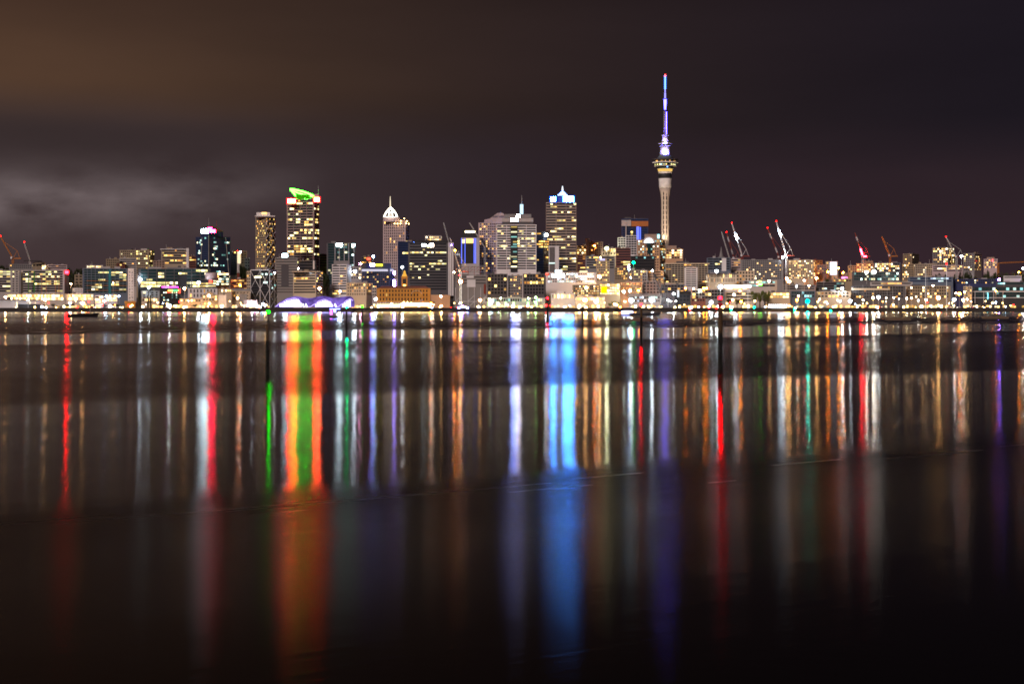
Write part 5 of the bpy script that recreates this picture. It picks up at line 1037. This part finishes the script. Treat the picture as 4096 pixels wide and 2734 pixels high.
# navigation buoys / small lit craft near the far shore
for x, y, cc, lb in ((2758,1238,'crane_red','small boat with red and white lights on the dark water edge'),(2836,1230,'crane_red','tiny craft with a red light left of the beacon'),(2865,1232,'crane_red','tiny craft with an orange red light by the beacon'),(2924,1236,'lamp_mast_green','small boat with teal and white lights right of the beacon'),(3017,1229,'lamp_mast_green','tiny green light craft before the superyacht bow'),(3178,1237,'lamp_mast_green','green and white lit craft left of the teal star lamp'),(3322,1243,'lamp_mast_green','lone teal light craft right of the teal star lamp')):
    o, m, L, D = mk_boat(x,1246,22,lb,'launch',False,2150); bars('light_post', W['roof'], o, [((0,0,L*.1),(0,0,wz(y,D)))], .12); link('lamp_head', ball_mesh(_m[cc]), o, (0,-.4,wz(y,D)), 0, (1,1,1)); 
    if x in (2758,2924,3178): link('white_light', ball_mesh(L_SMALL), o, (.8,-.4,wz(y-6,D)), 0, (.8,.8,.8))
# ------------------------------------------------------------------ channel beacons on piles
TIM = mat('pile_timber', (.085,.05,.024), .9, .45, 1.5); WET = mat('pile_wet_weed', (.006,.006,.005), .9, .5, 6)
def beacon(x, yw, ytop, wpx, ylight, label, lampm, wet=.62, topmark=None, lx=0, r_l=.13, pole=True):
    D = 5*F/(yw-HY); m = D/F; r = wpx*m/2; zt_ = wz(ytop, D); zw = 0
    o = empty('channel_beacon', (wx(x, D), D, -3), label, 'beacon')
    def pile(name, mm, z0, z1, rr):
        v, f = [], []; n, K = 18, 26
        for k in range(K+1):
            z = z0 + (z1-z0)*k/K
            for i in range(n):
                a = 2*PI*i/n; q = rr*(1 + .05*math.sin(a*3+z*1.1) + random.uniform(-.035,.035)*(2.2 if name == 'weedy_foot' else 1)); v.append((q*math.cos(a), q*math.sin(a), z))
        for k in range(K):
            for i in range(n): f.append((k*n+i, k*n+(i+1)%n, (k+1)*n+(i+1)%n, (k+1)*n+i))
        f += [tuple(range(n))[::-1], tuple(K*n+i for i in range(n))]
        return link(name, mesh_from(name, v, f, mm), o)
    zs = zt_*min(wet,.985) + 3
    pile('weedy_foot', WET, 0, zs, r*1.06); pile('pile', TIM, zs, zt_+3, r)
    if ylight:
        zl = wz(ylight, D) + 3; xo = lx*m
        if pole: lathe('light_pole', W['roof'], o, [(1.6*m,zt_*.5+3),(1.2*m,zl-r_l*2)], 10, (xo,-r*1.05 if lx else 0,0))
        else: lathe('light_pole', W['roof'], o, [(1.4*m,zt_+3),(1.2*m,zl-r_l*2)], 10, (xo,0,0))
        link('lamp_head', ball_mesh(lampm), o, (xo,-r*1.05 if lx else 0,zl), 0, (r_l,r_l,r_l)); lathe('lamp_housing', W['roof'], o, [(r_l*1.2,0),(r_l*.8,r_l*1.2)], 12, (xo,-r*1.05 if lx else 0,zl-r_l*2.1))
    return o, m, r, D
BG = emi('beacon_green', (.001,1,.002), 45); BG2 = emi('beacon_cyan', (.001,1,.30), 240); BR = emi('beacon_red', (1,.0008,.0025), 180)
o, m, r, D = beacon(1070,1500,1297,13,1246,'nearest timber pile beacon with green light and dark cone topmark',BG,.68,lx=5,r_l=.12)
lathe('cone_topmark', W['black'], o, [(7.5*m,wz(1289,D)+3),(1.4*m,wz(1270,D)+3)], 20, (5*m,-r*1.05,0)); bars('solar_panel', W['black'], o, [((-5*m,-r,wz(1260,D)+3),(4*m,-r,wz(1253,D)+3))], 2.4*m)
o, m, r, D = beacon(2881,1478,1232,18,1191,'thickest pile beacon with red light over a red box daymark',BR,.60,r_l=.15,pole=False)
box('red_daymark', mat('daymark_red',(.42,.015,.03)), o, (0,0,wz(1228,D)+3), (16*m,16*m,18*m)); 
o, m, r, D = beacon(1386,1337,1247,7,1226,'slim dark pile beacon with green light right of the party boat',BG2,1,lx=2,r_l=.2)
o, m, r, D = beacon(1449,1290,1246,5,1225,'distant pile beacon with green light and cone near the marina',BG,1,r_l=.3,pole=False)
lathe('cone_topmark', W['black'], o, [(7*m,wz(1247,D)+3),(1.2*m,wz(1236,D)+3)], 16)
o, m, r, D = beacon(2190,1288,1228,7,1192,'dark pile beacon with a red lamp before the white warehouse',BR,1,r_l=.32,pole=False)
lathe('can_topmark', W['black'], o, [(5*m,wz(1206,D)+3),(5*m,wz(1198,D)+3)], 14)
o, m, r, D = beacon(2331,1322,1226,6,None,'plain unlit dark pile before the restaurant row',None,1)
o, m, r, D = beacon(2565,1375,1232,9,1218,'tall dark pile with red lamp in front of the brown sided catamaran',BR,.75,r_l=.14,pole=False)
# ------------------------------------------------------------------ quay, ground, water
CONQ = mat('quay_concrete', (.055,.045,.042), .85, .4, .3)
def quay(x0, x1, D, label, y0=None):
    a, c = wx(x0, D), wx(x1, D); z1 = 4.55
    o = empty('quay_wall', ((a+c)/2, D, -4), label, 'quay wall')
    w = c-a; box('wall', CONQ, o, (0,.5,0), (w,1,z1+4)); box('capping', mat('quay_cap',(.09,.08,.07)), o, (0,.2,z1+4), (w,1.8,.25))
    boxes('fender_piles', W['roof'], o, [(-w/2+3+i*4.5, -.35, .5, .5, .4, z1+3.2) for i in range(int((w-4)/4.5))])
quay(-300,1412,2206,'long dark timber fendered quay under the terminals and pavilion'); quay(1412,1826,2210,'short quay behind the moored marina craft'); quay(1826,2460,2206,'dark finger wharf below the green lit shed'); quay(2460,3230,2210,'dark wharf edge behind the moored ferry and superyacht'); quay(3230,4400,2206,'long dark sea wall below the marina promenade')
def sheet(name, pts_fn, xs, ys, m_):
    v = [(x, y, pts_fn(x, y)) for y in ys for x in xs]; n = len(xs)
    f = [(j*n+i, j*n+i+1, (j+1)*n+i+1, (j+1)*n+i) for j in range(len(ys)-1) for i in range(n-1)]
    o = link(name, mesh_from(name, v, f, m_)); o['kind'] = 'structure'; return o
gm = mat('ground_asphalt', (.055,.052,.050), .9, .35, .02)
sheet('ground', lambda x, y: ground_z(y), [-2500,-1200,-600,-200,200,600,1200,2500], [2208,2300,2420,2500,2600,2700,2800,2900,3000,3120,3600,5000,9000,20000], gm)
bpy.data.objects['ground']['label'] = 'dark city ground rising inland behind the quay'
wm, nt, out = tree_of('harbour_water')
N = nt.nodes.new; Lk = nt.links.new
def math_(op, a, b_=None, c=None):
    n = N('ShaderNodeMath'); n.operation = op
    for i, s in enumerate((a, b_, c)):
        if s is None: continue
        if isinstance(s, (int, float)): n.inputs[i].default_value = s
        else: Lk(s, n.inputs[i])
    return n.outputs[0]
geo = N('ShaderNodeNewGeometry'); sep = N('ShaderNodeSeparateXYZ'); Lk(geo.outputs['Position'], sep.inputs[0]); PX, PY = sep.outputs[0], sep.outputs[1]
v_ = math_('MAXIMUM', math_('SUBTRACT', PY, math_('MULTIPLY', PX, .9)), 8.0)
s_ = math_('DIVIDE', math_('SUBTRACT', math_('LOGARITHM', v_, math.e), 3.0), 4.7)
cmb = N('ShaderNodeCombineXYZ'); Lk(math_('MULTIPLY', math_('DIVIDE', PX, math_('POWER', v_, .6)), .25), cmb.inputs[0]); Lk(math_('MULTIPLY', s_, 14.0), cmb.inputs[1])
nz = N('ShaderNodeTexNoise'); nz.inputs['Scale'].default_value = 1.0; nz.inputs['Detail'].default_value = 3; Lk(cmb.outputs[0], nz.inputs['Vector'])
sw = math_('ADD', s_, math_('MULTIPLY', math_('SUBTRACT', nz.outputs['Fac'], .5), .08))
rp = N('ShaderNodeValToRGB'); cr = rp.color_ramp; cr.interpolation = 'LINEAR'
keys = [(0,.155),(.10,.215),(.204,.31),(.226,.165),(.30,.15),(.362,.155),(.376,.265),(.43,.275),(.50,.22),(.566,.28),(.578,.15),(.652,.15),(.668,.31),(.75,.25),(.80,.15),(.86,.19),(.90,.14),(1,.13)]
while len(cr.elements) > 1: cr.elements.remove(cr.elements[0])
cr.elements[0].position, cr.elements[0].color = keys[0][0], (keys[0][1],)*3 + (1,)
for p_, r__ in keys[1:]: e_ = cr.elements.new(p_); e_.color = (r__,)*3 + (1,)
Lk(sw, rp.inputs[0])
cmb2 = N('ShaderNodeCombineXYZ'); Lk(math_('MULTIPLY', PX, .02), cmb2.inputs[0]); Lk(math_('MULTIPLY', s_, 90.0), cmb2.inputs[1])
nz2 = N('ShaderNodeTexNoise'); nz2.inputs['Detail'].default_value = 2; Lk(cmb2.outputs[0], nz2.inputs['Vector'])
rr_ = math_('MULTIPLY', rp.outputs[0], math_('ADD', 1.0, math_('MULTIPLY', math_('SUBTRACT', nz2.outputs['Fac'], .5), .55)))
rr_ = math_('MULTIPLY', rr_, .84)
p = N('ShaderNodeBsdfAnisotropic'); p.distribution = 'BECKMANN'; p.inputs['Anisotropy'].default_value = -.47
mra = N('ShaderNodeMapRange'); mra.inputs[1].default_value = .15; mra.inputs[2].default_value = .235; mra.inputs[3].default_value = -.25; mra.inputs[4].default_value = -.47; Lk(sw, mra.inputs[0]); Lk(mra.outputs[0], p.inputs['Anisotropy'])
tg = N('ShaderNodeCombineXYZ'); tg.inputs[1].default_value = 1.0; Lk(tg.outputs[0], p.inputs['Tangent']); Lk(rr_, p.inputs['Roughness'])   # waves run across: slopes lie mostly along Y
fr = N('ShaderNodeFresnel'); fr.inputs['IOR'].default_value = 1.333; fp = math_('MULTIPLY', math_('POWER', fr.outputs[0], 1.55), .88); Lk(fp, p.inputs['Color'])
df = N('ShaderNodeBsdfDiffuse'); df.inputs['Color'].default_value = (.004,.003,.003,1); adw = N('ShaderNodeAddShader'); Lk(p.outputs[0], adw.inputs[0]); Lk(df.outputs[0], adw.inputs[1])
cmb3 = N('ShaderNodeCombineXYZ'); Lk(math_('MULTIPLY', PX, .55), cmb3.inputs[0]); Lk(math_('MULTIPLY', PY, .9), cmb3.inputs[1])
nz3 = N('ShaderNodeTexNoise'); nz3.inputs['Scale'].default_value = 2.6; nz3.inputs['Detail'].default_value = 6; Lk(cmb3.outputs[0], nz3.inputs['Vector'])
bp = N('ShaderNodeBump'); bp.inputs['Strength'].default_value = 1.0; bp.inputs['Distance'].default_value = .0012; cmb4 = N('ShaderNodeCombineXYZ'); Lk(math_('MULTIPLY', PX, .22), cmb4.inputs[0]); Lk(math_('MULTIPLY', PY, .10), cmb4.inputs[1])
nz4 = N('ShaderNodeTexNoise'); nz4.inputs['Scale'].default_value = 1.0; nz4.inputs['Detail'].default_value = 2; Lk(cmb4.outputs[0], nz4.inputs['Vector'])
Lk(math_('ADD', math_('MULTIPLY', nz3.outputs['Fac'], 2.2), math_('MULTIPLY', nz4.outputs['Fac'], 22.0)), bp.inputs['Height']); Lk(bp.outputs[0], p.inputs['Normal'])
Lk(adw.outputs[0], out.inputs[0])
o = link('water', mesh_from('water', [(-6000,-400,0),(6000,-400,0),(6000,2209,0),(-6000,2209,0)], [(0,1,2,3)], wm)); o['kind'] = 'structure'; o['label'] = 'dark harbour water with long coloured reflections'
# ------------------------------------------------------------------ night sky
SUN_EL, SUN_ROT = math.radians(28), math.radians(205)
w = bpy.data.worlds.new('World'); scn.world = w; w.use_nodes = True; nt = w.node_tree; nt.nodes.clear(); N = nt.nodes.new; Lk = nt.links.new
out = N('ShaderNodeOutputWorld'); bg = N('ShaderNodeBackground'); tc = N('ShaderNodeTexCoord'); sp_ = N('ShaderNodeSeparateXYZ'); Lk(tc.outputs['Generated'], sp_.inputs[0]); X_, Z_ = sp_.outputs[0], sp_.outputs[2]
def ramp(inp, a, b_, stops):
    mr = N('ShaderNodeMapRange'); mr.inputs[1].default_value = a; mr.inputs[2].default_value = b_; Lk(inp, mr.inputs[0])
    r = N('ShaderNodeValToRGB'); c = r.color_ramp; c.interpolation = 'B_SPLINE' if len(stops) > 3 else 'EASE'
    while len(c.elements) > 1: c.elements.remove(c.elements[0])
    c.elements[0].position = stops[0][0]; c.elements[0].color = tuple(stops[0][1]) + (1,)
    for p_, q_ in stops[1:]: e_ = c.elements.new(p_); e_.color = tuple(q_) + (1,)
    Lk(mr.outputs[0], r.inputs[0]); return r.outputs[0]
def noise(sx, sz, detail=4, off=0):
    c = N('ShaderNodeMapping'); c.inputs['Scale'].default_value = (sx, sx, sz); c.inputs['Location'].default_value = (off, off*.7, 0); Lk(tc.outputs['Generated'], c.inputs[0])
    n = N('ShaderNodeTexNoise'); n.inputs['Scale'].default_value = 1; n.inputs['Detail'].default_value = detail; n.inputs['Roughness'].default_value = .5; Lk(c.outputs[0], n.inputs[0]); return n.outputs['Fac']
def vmix(op, f, a, b_):
    n = N('ShaderNodeMix'); n.data_type = 'RGBA'; n.blend_type = op
    if isinstance(f, (int, float)): n.inputs[0].default_value = f
    else: Lk(f, n.inputs[0])
    for i, s in ((6, a), (7, b_)):
        if isinstance(s, tuple): n.inputs[i].default_value = s + (1,)
        else: Lk(s, n.inputs[i])
    return n.outputs[2]
def bump_(inp, c, wd):   # smooth hump around c
    t = math_('DIVIDE', math_('SUBTRACT', inp, c), wd); return math_('EXPONENT', math_('MULTIPLY', math_('MULTIPLY', t, t), -1.0))
n1 = noise(5, 28, 3, 3.1); n2 = noise(9, 22, 8, 5.2); n3 = noise(4, 16, 5, 1.3)
Zd = math_('ADD', Z_, math_('ADD', math_('MULTIPLY', math_('SUBTRACT', n1, .5), .022), math_('MULTIPLY', X_, .05)))
top = ramp(X_, -.28, .28, [(0,(.063,.0325,.0205)),(.25,(.049,.027,.0185)),(.5,(.026,.0155,.0145)),(.75,(.0165,.0105,.0135)),(1,(.0115,.0085,.014))])
low = ramp(X_, -.28, .28, [(0,(.050,.034,.034)),(.3,(.042,.028,.030)),(.5,(.027,.0175,.0225)),(.75,(.027,.015,.020)),(1,(.0225,.0135,.018))])
fz = ramp(Zd, .076, .112, [(0,(0,0,0)),(1,(1,1,1))])
colr_ = vmix('MIX', fz, low, top)
left = ramp(X_, -.28, .02, [(0,(1,1,1)),(1,(0,0,0))])
wedge = math_('MULTIPLY', bump_(Zd, .112, .024), left); colr_ = vmix('ADD', wedge, colr_, (.022,.0115,.005))
dk = math_('MULTIPLY', bump_(Zd, .080, .010), math_('MULTIPLY', left, .45)); colr_ = vmix('MIX', dk, colr_, (.030,.020,.021))
cl = math_('MULTIPLY', math_('MULTIPLY', bump_(math_('ADD', Z_, math_('MULTIPLY', X_, -.06)), .070, .015), math_('MULTIPLY', math_('SUBTRACT', n2, .44), 4.6)), ramp(X_, -.30, -.09, [(0,(1,1,1)),(.5,(.75,.75,.75)),(1,(0,0,0))]))
colr_ = vmix('ADD', math_('MAXIMUM', cl, 0.0), colr_, (.155,.128,.130))
mott = math_('ADD', .62, math_('MULTIPLY', n3, .76)); mt = N('ShaderNodeVectorMath'); mt.operation = 'SCALE'; Lk(colr_, mt.inputs[0]); Lk(mott, mt.inputs['Scale'])
glow_ = math_('MULTIPLY', bump_(Z_, .0, .045), .35); colr_ = vmix('ADD', glow_, mt.outputs[0], (.030,.012,.018))
hi = ramp(Z_, .15, .45, [(0,(1,1,1)),(.2,(.5,.44,.46)),(.5,(.28,.24,.26)),(1,(.10,.09,.10))]); colr_ = vmix('MULTIPLY', 1.0, colr_, hi)
sky = N('ShaderNodeTexSky'); sky.sky_type = 'NISHITA'; sky.sun_disc = False; sky.sun_elevation = SUN_EL; sky.sun_rotation = SUN_ROT
skm = N('ShaderNodeVectorMath'); skm.operation = 'SCALE'; Lk(sky.outputs[0], skm.inputs[0]); skm.inputs['Scale'].default_value = .0002
ad = N('ShaderNodeVectorMath'); ad.operation = 'ADD'; Lk(skm.outputs[0], ad.inputs[0]); Lk(colr_, ad.inputs[1]); Lk(ad.outputs[0], bg.inputs[0]); bg.inputs[1].default_value = 1.0; Lk(bg.outputs[0], out.inputs[0])
w.cycles.sampling_method = 'NONE' if False else 'AUTOMATIC'
s = bpy.data.lights.new('city_glow_lamp', 'SUN'); s.energy = 2.0; s.angle = math.radians(12); s.color = (1, .79, .71)  # distant lamp added to stand for city glow on the facades
so = bpy.data.objects.new('city_glow_lamp', s); col.objects.link(so)
dv = Vector((.42, .80, -.47)); so.rotation_euler = dv.to_track_quat('-Z', 'Y').to_euler()
# ------------------------------------------------------------------ camera
cd = bpy.data.cameras.new('camera'); cam = bpy.data.objects.new('camera', cd); col.objects.link(cam)
cam.location = (0, 0, CAMZ); cam.rotation_euler = (PI/2, 0, 0); cd.sensor_width = 36; cd.lens = 36*F/4096; cd.shift_y = -(1367-HY)/4096; cd.clip_start = .5; cd.clip_end = 60000
scn.camera = cam
vs = scn.view_settings; vs.view_transform = 'Standard'; vs.look = 'None'; vs.exposure = 0; vs.gamma = 1
c = scn.cycles; c.use_denoising = True; c.filter_width = 1.7; c.max_bounces = 4; c.diffuse_bounces = 2; c.glossy_bounces = 3; c.transmission_bounces = 1; c.sample_clamp_indirect = 6; c.use_light_tree = True; c.caustics_reflective = False; c.caustics_refractive = False
